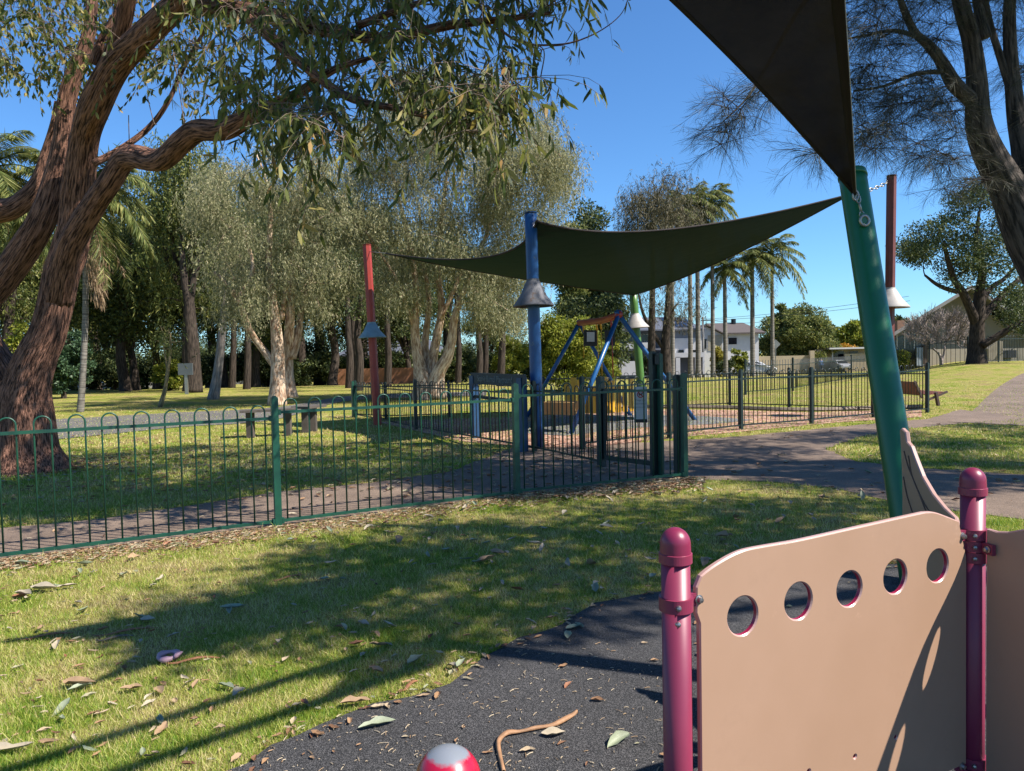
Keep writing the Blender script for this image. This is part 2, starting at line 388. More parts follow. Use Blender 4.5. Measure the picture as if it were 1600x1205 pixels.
# gate
gt = thing('childproof_gate', 'dark green gate with tall latch post beside the near fence end, carrying a white notice', 'gate', (*g1, 0))
post(gt, g1+[-.065, .02], 1.58, .075, .5, M_dgreen, 'latch_post'); post(gt, g1+[.02, -.02], 1.55, .055, .5, M_green, 'hinge_post'); post(gt, g2, 1.25, .09, -.8, M_dgreen, 'gate_post')
dg = (g2-g1)/np.linalg.norm(g2-g1); Lg = np.linalg.norm(g2-g1)
s = MB(); s.beam([*(g1+dg*.06), .14], [*(g2-dg*.06), .14], .04, .06); s.beam([*(g1+dg*.06), 1.08], [*(g2-dg*.06), 1.08], .04, .04)
s.beam([*(g1+dg*.07), .12], [*(g1+dg*.07), 1.1], .04, .04); s.beam([*(g2-dg*.07), .12], [*(g2-dg*.07), 1.1], .04, .04); s.build('gate_frame', M_dgreen, gt)
for k in range(4):
    c = g1+dg*(.17+k*(Lg-.34)/3); u = c-dg*.05; v = c+dg*.05
    s = MB(); s.tube(hoop_pts(u, v, .14, 1.08, 1.21), .008, 6); s.build('hoop_picket', M_dgreen, gt, smooth=True)
s = MB(); s.box((g1[0]-.02, g1[1]-.02, 1.5), (.06, .06, .14)); s.box((g1[0]-.02, g1[1]-.06, 1.56), (.035, .05, .04)); s.build('latch', paint('latch black', (.02, .02, .02), .4), gt)
post_end = thing('fence_end_post', 'paired dark green square posts at the right end of the near fence', 'post', (A2[0]-.09, A2[1]+.1, 0))
post(post_end, (A2[0]-.07, A2[1]+.08), 1.28, .07, .5, M_dgreen)
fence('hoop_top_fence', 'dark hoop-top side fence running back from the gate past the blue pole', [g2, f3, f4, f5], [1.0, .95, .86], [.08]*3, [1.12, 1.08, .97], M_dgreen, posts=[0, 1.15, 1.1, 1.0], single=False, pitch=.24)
B0 = G(911, 702); B1 = G(1158, 672); B2 = G(1268, 663); B2b = G(1365, 653); B3 = G(1449, 645)
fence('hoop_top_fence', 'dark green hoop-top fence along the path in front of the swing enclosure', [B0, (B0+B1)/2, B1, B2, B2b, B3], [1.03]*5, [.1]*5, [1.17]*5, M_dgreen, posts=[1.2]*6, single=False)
C1 = G(603, 655); C2 = G(702, 652); C3 = GY(850, 19.8); C4 = GY(1000, 20.8); C5 = G(1140, 635); C6 = G(1233, 638)
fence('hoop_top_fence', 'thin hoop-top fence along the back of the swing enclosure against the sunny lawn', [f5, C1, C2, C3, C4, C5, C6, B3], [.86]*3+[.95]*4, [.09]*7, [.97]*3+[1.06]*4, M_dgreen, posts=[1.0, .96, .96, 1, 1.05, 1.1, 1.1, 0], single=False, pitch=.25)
tag(post(None, G(554, 652), .98, .12, .5, M_green, 'fence_corner_post'), 'pale green square post at the far left corner of the enclosure', 'post')
D = [GY(1165, 27), GY(1239, 29), GY(1330, 38), GY(1400, 43)]
fence('spear_fence', 'dark thin-barred fence crossing the lawn in front of the tan wall', D, [1.05]*3, [.12]*3, [1.25]*3, M_dgreen, posts=[1.3]*4, single=False, hoops=False, pitch=.4, bar=.012)
E = [GY(1395, 43), GY(1452, 44), GY(1512, 44), GY(1560, 46), GY(1625, 50)]
fence('hoop_top_fence', 'tall dark hoop-top fence on top of the grassy rise at right', E, [1.45]*4, [.1]*4, [1.65]*4, M_dgreen, posts=[1.6]*5, single=False, pitch=.5, bar=.014)
# low rail frames on lawn
M_brn = paint('weathered timber', (.12, .10, .085), .85, .4, 7, .3)
def rail_frame(pxs, label):
    t = thing('picnic_table', label, 'table', tuple(G(*pxs[0])))
    for q in pxs: c = G(*q); s = MB(); s.box((c[0], c[1], .27), (.14, .14, .54)); s.build('leg', M_brn, t)
    a = G(*pxs[0]); b = G(*pxs[-1]); d = (b-a)/np.linalg.norm(b-a); s = MB(); s.beam(a-d*.2+[0, 0, .56], b+d*.2+[0, 0, .56], .45, .05); s.build('table_top', M_brn, t)
rail_frame([(392, 684), (450, 681)], 'low dark timber table on the lawn, left of the first fence post'); rail_frame([(478, 676), (490, 674)], 'small dark timber stool on the lawn, just right of the left fence post')

# ================================================================== POLES WITH CONES, SAILS
M_blue = paint('blue pole paint', (.012, .085, .27), .35, .25, 5, .05, wear=((.12, .16, .2), 9, .62))
M_red = paint('red pole paint', (.42, .045, .028), .45, .35, 3, .08, c2=(.30, .03, .02))
M_maroon = paint('faded maroon pole paint', (.19, .045, .035), .5, .3, 4, .08)
M_gpole = paint('glossy green pole paint', (.008, .15, .052), .34, .1, 2.5, .02)
M_lgreen = paint('leaf green pole paint', (.09, .22, .035), .4, .3, 2, .05)
M_cone = paint('shade darkened galvanised cone', (.16, .16, .18), .7, .45, 6, .15, metal=.0, wear=((.12, .08, .06), 7, .6))  # base grey darkened to carry the shade this cone stands in
M_conew = paint('pale galvanised cone', (.5, .46, .43), .6, .3, 6, .15)
M_coneb = paint('blue grey cone', (.22, .33, .38), .5, .3, 6, .1)
M_steel = paint('galvanised steel', (.5, .48, .45), .4, .4, 30, .2, metal=.8)
def cone_pole(label, base, top, r, m, mc, hz, rc=.35, hc=.42, k=24, loc_name='shade_pole', flat=0):
    t = thing(loc_name, label, 'pole', tuple(base)); base = np.array(base); top = np.array(top)
    d = (top-base)/np.linalg.norm(top-base)
    s = MB(); q = np.linspace(0, 1, 10)[:, None]; s.tube(base+(top-base)*q-[0, 0, .02], r, k); s.build('pole', m, t, smooth=k > 10)
    s = MB(); s.tube([top-d*.0, top+d*.012], r*1.03, k); s.build('end_cap', m, t)
    if hz:
        c = base+d*(hz/d[2])
        s = MB(); s.lathe(c, [(r+.004, hc+.03), (r+.004, hc), (r+.02, hc-.02), (rc*.62, hc*.44), (rc, 0), (rc, -.02), (rc-.012, -.02), (rc-.012, 0), (r+.01, hc-.08)], 32, d)
        s.build('rat_guard_cone', mc, t, smooth=True)
    return t
bb = G(841, 699); bt = P(829, 333, bb[1]+.05); cone_pole('blue round pole with a shade-darkened metal cone, in front of the shade sail', bb, bt, .105, M_blue, M_cone, 2.44)
rb = G(590, 664); rt = P(573, 383, rb[1]); cone_pole('tall red pole with a blue-grey cone at the left corner of the sail', rb, rt, .1, M_red, M_coneb, (P(581, 527, rb[1])[2]), .33, .33, k=8)
gb = GY(1005, 20.3); g_t = P(989, 462, 20.3); cone_pole('green pole with a pale cone under the low rear corner of the sail', gb, g_t+[0, 0, .15], .11, M_lgreen, M_conew, P(993, 512, 20.3)[2], .36, .36)
mb = GY(1388, 17.0); mt = P(1393, 275, 17.0); cone_pole('tall maroon pole with a tan-grey cone behind the leaning green pole', mb, mt, .11, M_maroon, M_conew, P(1391, 480, 17)[2], .42, .42, k=8)
# leaning glossy green pole
pb = P(1433, 919, 4.8); pb[2] = 0; pt = P(1332, 275, 5.75)
t = thing('leaning_shade_pole', 'thick glossy green leaning pole behind the tan play panel, holding the black sail', 'pole', tuple(pb))
dp = (pt-pb)/np.linalg.norm(pt-pb); s = MB(); s.tube(pb+(pt-pb)*np.linspace(-.01, 1, 24)[:, None], .1, 48); s.build('pole', M_gpole, t, smooth=True)
s = MB(); s.lathe(pt, [(.1, -.02), (.106, -.02), (.106, .0), (.1, .03), (.06, .05), (0, .055)], 40, dp); s.build('end_cap', M_gpole, t, smooth=True)

M_cloth = leafmat('black shade cloth', [(0, (.062, .052, .054)), (1, (.066, .056, .057))], .15, .9)
M_clothg = leafmat('dark green shade cloth', [(0, (.016, .028, .02)), (1, (.017, .03, .021))], .55, .8, (.02, .075, .035))
def weave(m, scale):
    n = m.node_tree.nodes; l = m.node_tree.links; b = n["Principled BSDF"]
    f = noise(n, l, scale, 3, .6, 'Object'); f2 = noise(n, l, 1.5, 6, .6, 'Object', stretch=(1, 3, 1))
    bump(n, l, f2, b, .35, .05)
    f3 = noise(n, l, 38, 3, .8, 'Object'); k = ramp(n, l, f3, [(.70, (0, 0, 0)), (.76, (1, 1, 1))]); src = b.inputs['Base Color'].links[0].from_socket
    f4 = noise(n, l, 1.3, 6, .7, 'Object', stretch=(1, 1, 3)); k4 = ramp(n, l, f4, [(.3, (.6, .6, .6)), (.7, (1.3, 1.3, 1.3))]); mm = n.new("ShaderNodeMix"); mm.data_type = 'RGBA'; mm.blend_type = 'MULTIPLY'; mm.inputs[0].default_value = 1; l.new(src, mm.inputs[6]); l.new(k4, mm.inputs[7])
    c = mix(n, l, k, mm.outputs[2], (.11, .10, .09)); l.new(c, b.inputs['Base Color'])
weave(M_cloth, 300); weave(M_clothg, 300)
def porous(m, f):     # open knit: a share of the light passes straight through
    n = m.node_tree.nodes; l = m.node_tree.links; out = n["Material Output"]; src = out.inputs[0].links[0].from_socket
    tr = n.new("ShaderNodeBsdfTransparent"); mx = n.new("ShaderNodeMixShader"); mx.inputs[0].default_value = f; l.new(src, mx.inputs[1]); l.new(tr.outputs[0], mx.inputs[2]); l.new(mx.outputs[0], out.inputs[0])
porous(M_cloth, .07); porous(M_clothg, .05)
def qb(a, b, m, n):     # quadratic curve through m at t=.5
    a, b, m = map(np.asarray, (a, b, m)); c = 2*m-(a+b)/2; t = np.linspace(0, 1, n)[:, None]; return a*(1-t)**2+2*c*t*(1-t)+b*t*t
def coons(c0, c1, d0, d1):   # c0,c1 along u at v=0,1 ; d0,d1 along v at u=0,1
    nu, nv = len(c0), len(d0); u = np.linspace(0, 1, nu)[:, None, None]; v = np.linspace(0, 1, nv)[None, :, None]
    S = (1-v)*c0[:, None]+v*c1[:, None]+(1-u)*d0[None]+u*d1[None]
    S -= (1-u)*(1-v)*c0[0]+u*(1-v)*c0[-1]+(1-u)*v*c1[0]+u*v*c1[-1]; return S
def grid_mesh(S):
    nu, nv = S.shape[:2]; ii = (np.arange(nu-1)[:, None]*nv+np.arange(nv-1)).ravel()
    return S.reshape(-1, 3), np.column_stack([ii, ii+1, ii+nv+1, ii+nv])
# green sail: left tip, blue pole corner, right tip, rear corner
Lc = P(603, 396, 17.2); Bc = P(838, 345, 12.35); Rc = P(1330, 303, 16.2); Gc = P(990, 461, 20.2)
e_LB = qb(Lc, Bc, P(760, 402, 14.7), 40); e_BR = qb(Bc, Rc, P(1050, 358, 14.3), 50); e_GR = qb(Gc, Rc, P(1120, 411, 18.4), 40); e_LG = qb(Lc, Gc, P(780, 430, 18.8), 50)
S = coons(e_LB, e_GR, e_LG, e_BR)          # u: L->B / G->R ; v: L->G / B->R
ts = thing('shade_sail', 'dark green shade sail stretched over the swing between four poles', 'shade sail', tuple(Lc))
V, Fq = grid_mesh(S); so_ = MB().add(V, Fq).build('sail_cloth', M_clothg, ts, smooth=True); md = so_.modifiers.new('s', 'SOLIDIFY'); md.thickness = .004
s = MB()
for e in (e_LB, e_BR, e_GR, e_LG): s.tube(e, .018, 6)
s.build('edge_hem', M_cloth, ts, smooth=True)
def cable(pts, name, r=.008, m=None, parent=ts): s = MB(); s.tube(pts, r, 5); return s.build(name, m or M_steel, parent, smooth=True)
cable([Lc, rt-[0, 0, .15]], 'corner_cable'); cable([Bc, bt+[.02, 0, -.2]], 'corner_cable')
def chain(a, b, r, wr, parent, m=M_steel, sag=0):
    a = np.asarray(a, float); b = np.asarray(b, float); L = np.linalg.norm(b-a); n = max(2, int(L/(r*2.6))); d = (b-a)/L
    u = np.cross(d, [0, 0, 1.]); u = u/np.linalg.norm(u) if np.linalg.norm(u) > .1 else np.array([1., 0, 0]); v = np.cross(d, u)
    s = MB(); th = np.linspace(0, 2*math.pi, 11)
    for i in range(n):
        c = a+(b-a)*(i+.5)/n-[0, 0, sag*4*((i+.5)/n)*(1-(i+.5)/n)]; w_ = u if i % 2 else v
        s.tube(c+np.outer(np.cos(th)*r*1.65, d)+np.outer(np.sin(th)*r*.8, w_), wr, 5, cap=False)
    return s.build('chain', m, parent, smooth=True)
chain(Rc, mt-[.05, 0, .12], .045, .012, ts, sag=.05)
# black foreground sail
Ac = P(1334, 303, 5.55); Bk = np.array([1.0, 2.4, 3.7]); Ck = np.array([.0, 3.0, 3.55])
eAB = qb(Ac, Bk, P(1317, 40, 3.8), 60); eAC = qb(Ac, Ck, P(1110, 58, 4.0), 60); eBC = qb(Bk, Ck, (Bk+Ck)/2+[.3, .3, -.1], 60)
ns = 40; S = np.zeros((60, ns, 3))
for i in range(60):
    t_ = i/59; v = np.linspace(0, 1, ns)[:, None]; chord = eAB[i]*(1-v)+eAC[i]*v
    S[i] = chord+ (t_**2)*((qb(Bk, Ck, (Bk+Ck)/2+[.3, .3, -.1], ns))-(Bk*(1-v)+Ck*v)) + np.array([0, 0, 1.])*0.10*np.sin(v*math.pi)*math.sin(t_*math.pi)
tk = thing('black_shade_sail', 'large black shade sail overhead, pointed corner tied to the leaning green pole', 'shade sail', tuple(Ac))
V, Fq = grid_mesh(S); o = MB().add(V, Fq).build('sail_cloth', M_cloth, tk, smooth=True); md = o.modifiers.new('s', 'SOLIDIFY'); md.thickness = .003
hem = MB()   # folded hem band along the right edge
inn = eAB+ (S[:, 3]-eAB)*1.0; hh = np.stack([eAB+[.012, -.012, -.012], eAB*.35+inn*.65+[0, -.01, -.016], inn+[0, 0, -.008]], 1); V, Fq = grid_mesh(hh); hem.add(V, Fq)
M_hem = leafmat('brown black hem', [(0, (.03, .024, .022)), (1, (.034, .027, .024))], .1, .7); o = hem.build('edge_hem', M_hem, tk, smooth=True); o.modifiers.new('s', 'SOLIDIFY').thickness = .005
s = MB(); s.tube(eAC, .012, 6); s.build('edge_hem', M_hem, tk, smooth=True)
s = MB(); s.tube(eAB+[.016, 0, .004], .006, 5); s.build('edge_cable', paint('pale cable', (.6, .58, .55), .4), tk, smooth=True)
ce = P(1345, 345, 5.55); chain(Ac+[.01, -.03, -.01], ce+[0, -.04, 0], .02, .006, tk)
s = MB(); th = np.linspace(0, 2*math.pi, 14); s.tube(ce+np.outer(np.cos(th), [.03, 0, .012])+np.outer(np.sin(th), [-.012, 0, .035])+[0, -.06, -.01], .011, 6, cap=False)
s.tube(Ac+np.outer(np.cos(th), [.02, 0, .0])+np.outer(np.sin(th), [0, 0, .035])+[0, -.03, -.02], .008, 6, cap=False); s.build('shackle', M_steel, tk, smooth=True)
s = MB(); s.box(ce+[0, -.0, 0], (.05, .12, .09)); s.build('pad_eye', M_gpole, t)

# ================================================================== PLAY PANELS (foreground)
M_tan = paint('tan plastic panel', (.50, .31, .205), .45, .08, 1.2, .04, c2=(.46, .285, .185), spec=.35, wear=((.53, .33, .22), 3.5, .64))
M_core = paint('crimson plastic core', (.38, .012, .06), .35, .2, 4, .02)
M_rim = paint('pink plastic rim', (.56, .34, .29), .3, .1, 4, .02)
M_mag = paint('magenta post paint', (.29, .033, .08), .42, .22, 2.0, .03, c2=(.23, .026, .065), wear=((.32, .07, .14), 5, .66))
M_bolt = paint('bolt steel', (.5, .48, .47), .35, .3, 60, .1, metal=.9)
def scuff(m):      # fine scratches and grime on moulded plastic
    n = m.node_tree.nodes; l = m.node_tree.links; b = n["Principled BSDF"]; src = b.inputs['Base Color'].links[0].from_socket
    f = noise(n, l, 9, 7, .8, 'Object', stretch=(9, 9, .7)); k = ramp(n, l, f, [(.66, (0, 0, 0)), (.70, (.35, .35, .35))]); c1 = mix(n, l, k, src, (.46, .33, .25))
    f2 = noise(n, l, 2.3, 7, .72, 'Object'); k2 = ramp(n, l, f2, [(.52, (0, 0, 0)), (.75, (.4, .4, .4))]); c2 = mix(n, l, k2, c1, (.27, .165, .105)); l.new(c2, b.inputs['Base Color'])
    k3 = ramp(n, l, f2, [(.3, (.36, .36, .36)), (.7, (.62, .62, .62))]); l.new(k3, b.inputs['Roughness'])
scuff(M_tan)
KP = .855; QL = np.array([.50, 2.28])*KP; QR = np.array([1.85, 2.95])*KP; ud = (QR-QL)/np.linalg.norm(QR-QL); LQ = np.linalg.norm(QR-QL)
def to_local(px, py): q = PV(px, py, QL, QR); return ((q[:2]-QL)@ud, q[2])
def circ(c, r, n=40, a0=0): return [(c[0]+r*math.cos(t), c[1]+r*math.sin(t)) for t in np.linspace(0, 2*math.pi, n, endpoint=False)]
outl = [to_local(*p) for p in [(1081, 912), (1092, 899), (1108, 886), (1130, 872), (1150, 862), (1170, 856), (1210, 849), (1250, 842), (1340, 822), (1430, 802), (1445, 799.5), (1458, 800), (1478, 807), (1500, 816)]]
crv = cr(outl, 4)
hl = [to_local(*p) for p in [(1157, 961), (1244, 938), (1323.5, 919), (1395, 900), (1461, 883)]]
small = [to_local(*p) for p in [(1332, 1180), (1396, 1150), (1260, 1203)]]
def panel_parts(parent, O, U, outer, holes, thick=.019, zc=None, nm='panel'):
    """O: ground origin, U: unit direction in plan; outer/holes in (s, h)"""
    N = np.array([U[1], -U[0], 0.])           # towards the camera side
    W = lambda q, off: np.array([O[0]+U[0]*q[0], O[1]+U[1]*q[0], q[1]])+N*off
    ch = .004
    def inset(lp, d):
        a = np.array(lp); p = np.roll(a, 1, 0); n_ = np.roll(a, -1, 0); t_ = n_-p; t_ /= np.linalg.norm(t_, axis=1)[:, None]+1e-9
        nn = np.column_stack([-t_[:, 1], t_[:, 0]]); area = np.sum(a[:, 0]*np.roll(a[:, 1], -1)-np.roll(a[:, 0], -1)*a[:, 1])
        return a+nn*(d if area > 0 else -d)
    fi = MB(); ro = inset(outer, ch); rh = [inset(h, -ch) for h in holes]
    import bmesh
    bm = bmesh.new(); flat = [q for lp in [ro]+rh for q in lp]
    for lp in [ro]+rh:
        vv = [bm.verts.new((*q, 0)) for q in lp]
        for i in range(len(vv)): bm.edges.new((vv[i], vv[(i+1) % len(vv)]))
    bm.verts.index_update(); bmesh.ops.triangle_fill(bm, use_beauty=True, edges=bm.edges[:]); tri = np.array([[v.index for v in f.verts] for f in bm.faces]); bm.free()
    for off in (thick/2, -thick/2): fi.add(np.array([W(q, off) for q in flat]), tri)
    face = fi.build(nm, M_tan, parent)
    e1 = MB(); e2 = MB()
    for lp, li in zip([outer]+list(holes), [ro]+rh):
        n = len(lp); k = np.arange(n); k2 = (k+1) % n
        for so2 in (1, -1):
            V = np.array([W(q, so2*thick/2) for q in li]+[W(q, so2*(thick/2-ch)) for q in lp]); e1.add(V, np.column_stack([k, k2, k2+n, k+n]))
        V = np.array([W(q, thick/2-ch) for q in lp]+[W(q, -thick/2+ch) for q in lp]); (e1 if lp is outer else e2).add(V, np.column_stack([k, k2, k2+n, k+n]))
    e1.build('panel_rim', M_rim, face, smooth=False)
    if e2.n: e2.build('hole_lining', M_core, face)
    return face
tp = thing('play_barrier', 'tan play panel barrier with five round holes between magenta posts in the foreground', 'play equipment', (*QL, 0))
xl, xr_ = .073, LQ-.047
outer = [(xl, .12), (xr_, .12), (xr_, crv[-1][1]-.12), (xr_-.02, crv[-1][1]-.06)]+[tuple(q) for q in crv[::-1] if xl+.004 < q[0] < xr_-.025]
outer += [(xl-.01, crv[0][1]-.01), (xl-.012, crv[0][1]-.08), (xl, crv[0][1]-.11)]
panel_parts(tp, QL, ud, outer, [circ(h, .064*KP) for h in hl]+[circ(h, .006, 10) for h in small])
# back panel edge just behind
s = MB(); N3 = np.array([ud[1], -ud[0], 0]); a = np.array([*(QL+ud*.061), 0])-N3*.026
s.beam(a+[0, 0, .1], a+[0, 0, crv[0][1]-.14], .012, .03); s.build('panel_stiffener', M_core, tp)
def mpost(parent, c, top, r=.0385):
    s = MB(); s.tube([[c[0], c[1], -.02], [c[0], c[1], .3], [c[0], c[1], top-.1]], r, 40); p = s.build('post', M_mag, parent, smooth=True)
    s = MB(); s.lathe((c[0], c[1], top-.1), [(r+.003, -.02), (r+.003, .0)]+[((r+.002)*math.cos(a), .043*math.sin(a)+.03) for a in np.linspace(0, math.pi/2, 10)], 40); s.build('post_cap', M_capr, p, smooth=True)
    s = MB(); s.lathe((c[0], c[1], top-.1), [(r, -.022), (r+.006, -.02), (r+.006, .004), (r, .006)], 40); s.build('collar', M_mag, p, smooth=False)
    return p
def capmat():
    m, n, l, b = nodes('worn crimson cap'); tc = n.new("ShaderNodeTexCoord")
    f = noise(n, l, 30, 5, .7, 'Object'); 
    g_ = n.new("ShaderNodeNewGeometry"); sp = n.new("ShaderNodeSeparateXYZ"); l.new(tc.outputs['Generated'], sp.inputs[0])
    a = n.new("ShaderNodeMath"); a.operation = 'MULTIPLY_ADD'; l.new(f, a.inputs[0]); a.inputs[1].default_value = .22; l.new(sp.outputs[2], a.inputs[2])
    k = ramp(n, l, a.outputs[0], [(.93, (0, 0, 0)), (.99, (1, 1, 1))]); col = mix(n, l, k, (.34, .006, .03), (.17, .185, .21)); l.new(col, b.inputs['Base Color'])
    b.inputs['Roughness'].default_value = .3; return m
M_capr = paint('crimson cap', (.26, .022, .07), .38, .25, 8, .03, wear=((.5, .34, .34), 14, .70)); M_capw = capmat()
topL = PV(1050, 812, QL, QR)[2]; topR = PV(1517, 721, QL, QR)[2]
pL = mpost(tp, QL, topL+.005); pR = mpost(tp, QR, topR+.005)
def clamp(parent, c, z, d, hexnut=False, r=.0385):
    """ring clamp with an ear pointing along d and a bolt"""
    s = MB(); s.lathe((c[0], c[1], z), [(r, -.018), (r+.007, -.018), (r+.007, .018), (r, .018)], 40)
    e = np.array([c[0], c[1], z])+np.array([*d, 0])*(r+.024); s.box(e, (.052, .014, .036), math.atan2(d[1], d[0])); o = s.build('clamp', M_mag, parent)
    side = np.array([d[1], -d[0], 0]); 
    if side@np.array([-c[0], -c[1], 0]) < 0: side = -side
    s = MB(); q = e+np.array([*d, 0])*.008
    s.lathe(q+side*.006, [(0, .016), (.007, .015), (.009, .006), (.013, .005), (.013, 0)], 6 if hexnut else 16, side)
    a = math.atan2(-c[1], -c[0])+.15; rd_ = np.array([math.cos(a), math.sin(a), 0]); s.lathe(np.array([c[0], c[1], z])+rd_*(r+.006), [(0, .011), (.006, .009), (.008, 0)], 14, rd_)
    s.build('bolt', M_bolt, o, smooth=False)
zc = PV(1090, 935, QL, QR)[2]; clamp(tp, QL, zc, ud)
nd = np.array([ud[1], -ud[0]]); z1 = PV(1515, 834, QL, QR)[2]
clamp(tp, QR, z1, -ud); clamp(tp, QR, z1-.039, np.array([.195, -.98]), True); clamp(tp, QR, z1-.078, -ud*.3); clamp(tp, QR, PV(1530, 1182, QL, QR)[2], -ud); clamp(tp, QR, PV(1530, 1182, QL, QR)[2]-.039, np.array([.195, -.98]), True)
s = MB(); b0 = np.array([*QL, zc-.045])+np.array([-.1, -.95, 0])*.038; s.lathe(b0, [(0, .01), (.006, .008), (.008, 0)], 12, (0.1, -1, 0)); s.build('rivet', M_bolt, pL)
# second panel, joining the right post at a right angle towards the viewer
o2 = [(.06, .12), (1.42, .12), (1.42, .80), (1.38, .82), (1.3, .88), (1.22, .925), (1.14, .94), (.4, .935), (.34, .925), (.27, .90), (.2, .868), (.14, .845), (.1, .838), (.06, .84)]
h2 = [(.3+k*.22, .80) for k in range(4)]
sc_ = lambda q: (q[0]*KP, .1 if q[1] < .2 else 1.56-(1.56-q[1])*KP)
o2 = [sc_(q) for q in o2]; h2 = [sc_(q) for q in h2]
N2 = nd
panel_parts(tp, QR, N2, o2, [circ(h, .064*KP) for h in h2], nm='panel')
cz = QR+nd*1.48*KP; mpost(tp, cz, topR)
# curved wing panel
WR = np.array([1.83, 3.0])*KP; WF = np.array([1.86, 3.52])*KP; uw = (WF-WR)/np.linalg.norm(WF-WR); wl = lambda px, py: (lambda q: ((q[:2]-WR)@uw, q[2]))(PV(px, py, WR, WF))
wo = [wl(*p) for p in [(1500, 830), (1494, 808), (1478, 793), (1460, 771), (1444, 744), (1433, 716), (1426, 697), (1420, 690), (1418, 675), (1412, 669), (1409, 672), (1411, 700), (1413, 760)]]
wo = [(wo[0][0], .3)]+wo+[(wo[-1][0], .3)]
wf = panel_parts(tp, WR, uw, wo[::-1], [], nm='wing_panel')
s = MB(); off = np.array([uw[1], -uw[0], 0])*-.012
for pp in ([(1417, 705), (1424, 730), (1437, 762), (1452, 800)], [(1424, 712), (1430, 745), (1448, 785), (1462, 806)], [(1416, 745), (1422, 775), (1432, 806)]):
    q = [PV(*p, WR, WF)+off for p in pp]; s.tube(cr(q, 5), .0022, 5)
s.build('groove', paint('dark groove', (.16, .09, .06), .7), wf)
# near ball-topped post at the bottom edge
nb = P(700, 1215, 1.02); t = thing('capped_post', 'near post with a scuffed silver and red domed cap at the bottom edge', 'post', (nb[0], nb[1], 0))
s = MB(); ztop = P(700, 1168, 1.02)[2]; s.tube([[nb[0], nb[1], 0], [nb[0], nb[1], ztop-.05]], .042, 32); s.build('post', M_mag, t, smooth=True)
s = MB(); s.lathe((nb[0], nb[1], ztop-.048), [(.047*math.cos(a), .048*math.sin(a)) for a in np.linspace(-.5, math.pi/2, 18)], 48); s.build('post_cap', M_capw, t, smooth=True)

# ================================================================== SWING, SIGNS, BENCH
M_bframe = paint('blue swing frame', (.015, .12, .34), .35, .3, 6, .03); M_rbeam = paint('red swing beam', (.42, .05, .03), .4, .3, 6)
M_yel = paint('yellow plastic', (.95, .50, .03), .4, .3, 4); M_blk = paint('black plastic', (.012, .012, .013), .5); M_white = paint('white sign face', (.62, .62, .6), .5, .1, 4)
a1 = np.array([2.3, 15.7, 2.42]); a2 = np.array([1.72, 18.5, 2.38])
sw = thing('swing_set', 'blue A-frame swing set with a red top beam under the green sail', 'swing', (2.1, 17, 0))
for ap, bs in ((a1, G(891, 679)), (a1, G(1087, 657)), (a2, G(986, 650)), (a2, GY(822, 18.9))):
    s = MB(); d = (ap-bs); s.tube([bs-[0, 0, .02], ap+d*.03], .05, 12); s.build('leg', M_bframe, sw, smooth=True)
s = MB(); s.tube(cr([a1+(a1-a2)*.02, (a1*2+a2)/3+[0, 0, -.05], (a1+a2*2)/3-[0, 0, .03], a2], 5), [.075]*16, 12); s.build('top_beam', M_rbeam, sw, smooth=True)
for px, Yq, drop in ((912, 18.2, 560), (937, 17.2, 595), (941, 16.9, 600), (958, 16.2, 590)):
    tt = a1+(a2-a1)*((Yq-15.7)/2.8); s = MB(); s.tube([tt, tt+[.02, 0, -.25]], .025, 6); s.tube([tt+[.02, 0, -.25], P(px, drop, Yq)], .012, 6); s.build('hanger', M_yel if px != 958 else M_rbeam, sw, smooth=True)
def panel_px(mb, x0, y0, x1, y1, Yq, dy=0, th=.03):
    c = [P(x0, y0, Yq), P(x1, y0, Yq+dy), P(x1, y1, Yq+dy), P(x0, y1, Yq)]; f = [q+[0, th, 0] for q in c]
    return mb.add(np.array(c+f), [[0, 3, 2, 1], [4, 5, 6, 7], [0, 1, 5, 4], [1, 2, 6, 5], [2, 3, 7, 6], [3, 0, 4, 7]])
s = MB(); panel_px(s, 912, 516, 933, 541, 18.0); s.build('hanging_board', M_blk, sw); s = MB(); panel_px(s, 917, 519, 929, 534, 17.97, th=.02); s.build('notice_sheet', M_white, sw)
s = MB(); panel_px(s, 945, 516, 961, 540, 16.6); s.build('hanging_board', M_blk, sw)
# yellow curved play panels
yp = thing('play_boat', 'yellow curved slatted play panel with a tan trough beside it, behind the fence gate', 'play equipment', tuple(GY(930, 17)))
for k in range(11):
    x0 = 883+k*10; yy = 17.2-.6*math.sin(k/10*math.pi); s = MB(); c0 = GY(x0+4, yy)
    top = .95+.12*math.sin(k*1.3); s.box((c0[0], c0[1], top/2+.12), (.135, .03, top-.25), .25*(k-4)/2); s.build('slat', M_yel, yp)
s = MB(); a = GY(850, 15.4); b = GY(905, 15.0)
prof = [[-.22, .62], [-.16, .36], [.16, .36], [.22, .62]]
dd = (b-a)/np.linalg.norm(b-a); nn = np.array([-dd[1], dd[0], 0])
for t0_, t1_ in ((0, .5), (.5, 1)):
    c0 = a+(b-a)*t0_; c1 = a+(b-a)*t1_
    for (x0, h0), (x1, h1) in zip(prof, prof[1:]): s.quad(c0+nn*x0+[0, 0, h0], c0+nn*x1+[0, 0, h1], c1+nn*x1+[0, 0, h1], c1+nn*x0+[0, 0, h0])
o = s.build('trough', paint('tan brown plastic', (.42, .26, .10), .5), yp); o.modifiers.new('s', 'SOLIDIFY').thickness = .03
s = MB(); s.tube([GY(866, 15.3), GY(866, 15.3)+[0, 0, .4]], .04, 8); s.tube([GY(893, 15.1), GY(893, 15.1)+[0, 0, .4]], .04, 8); s.build('stand', M_blk, yp)
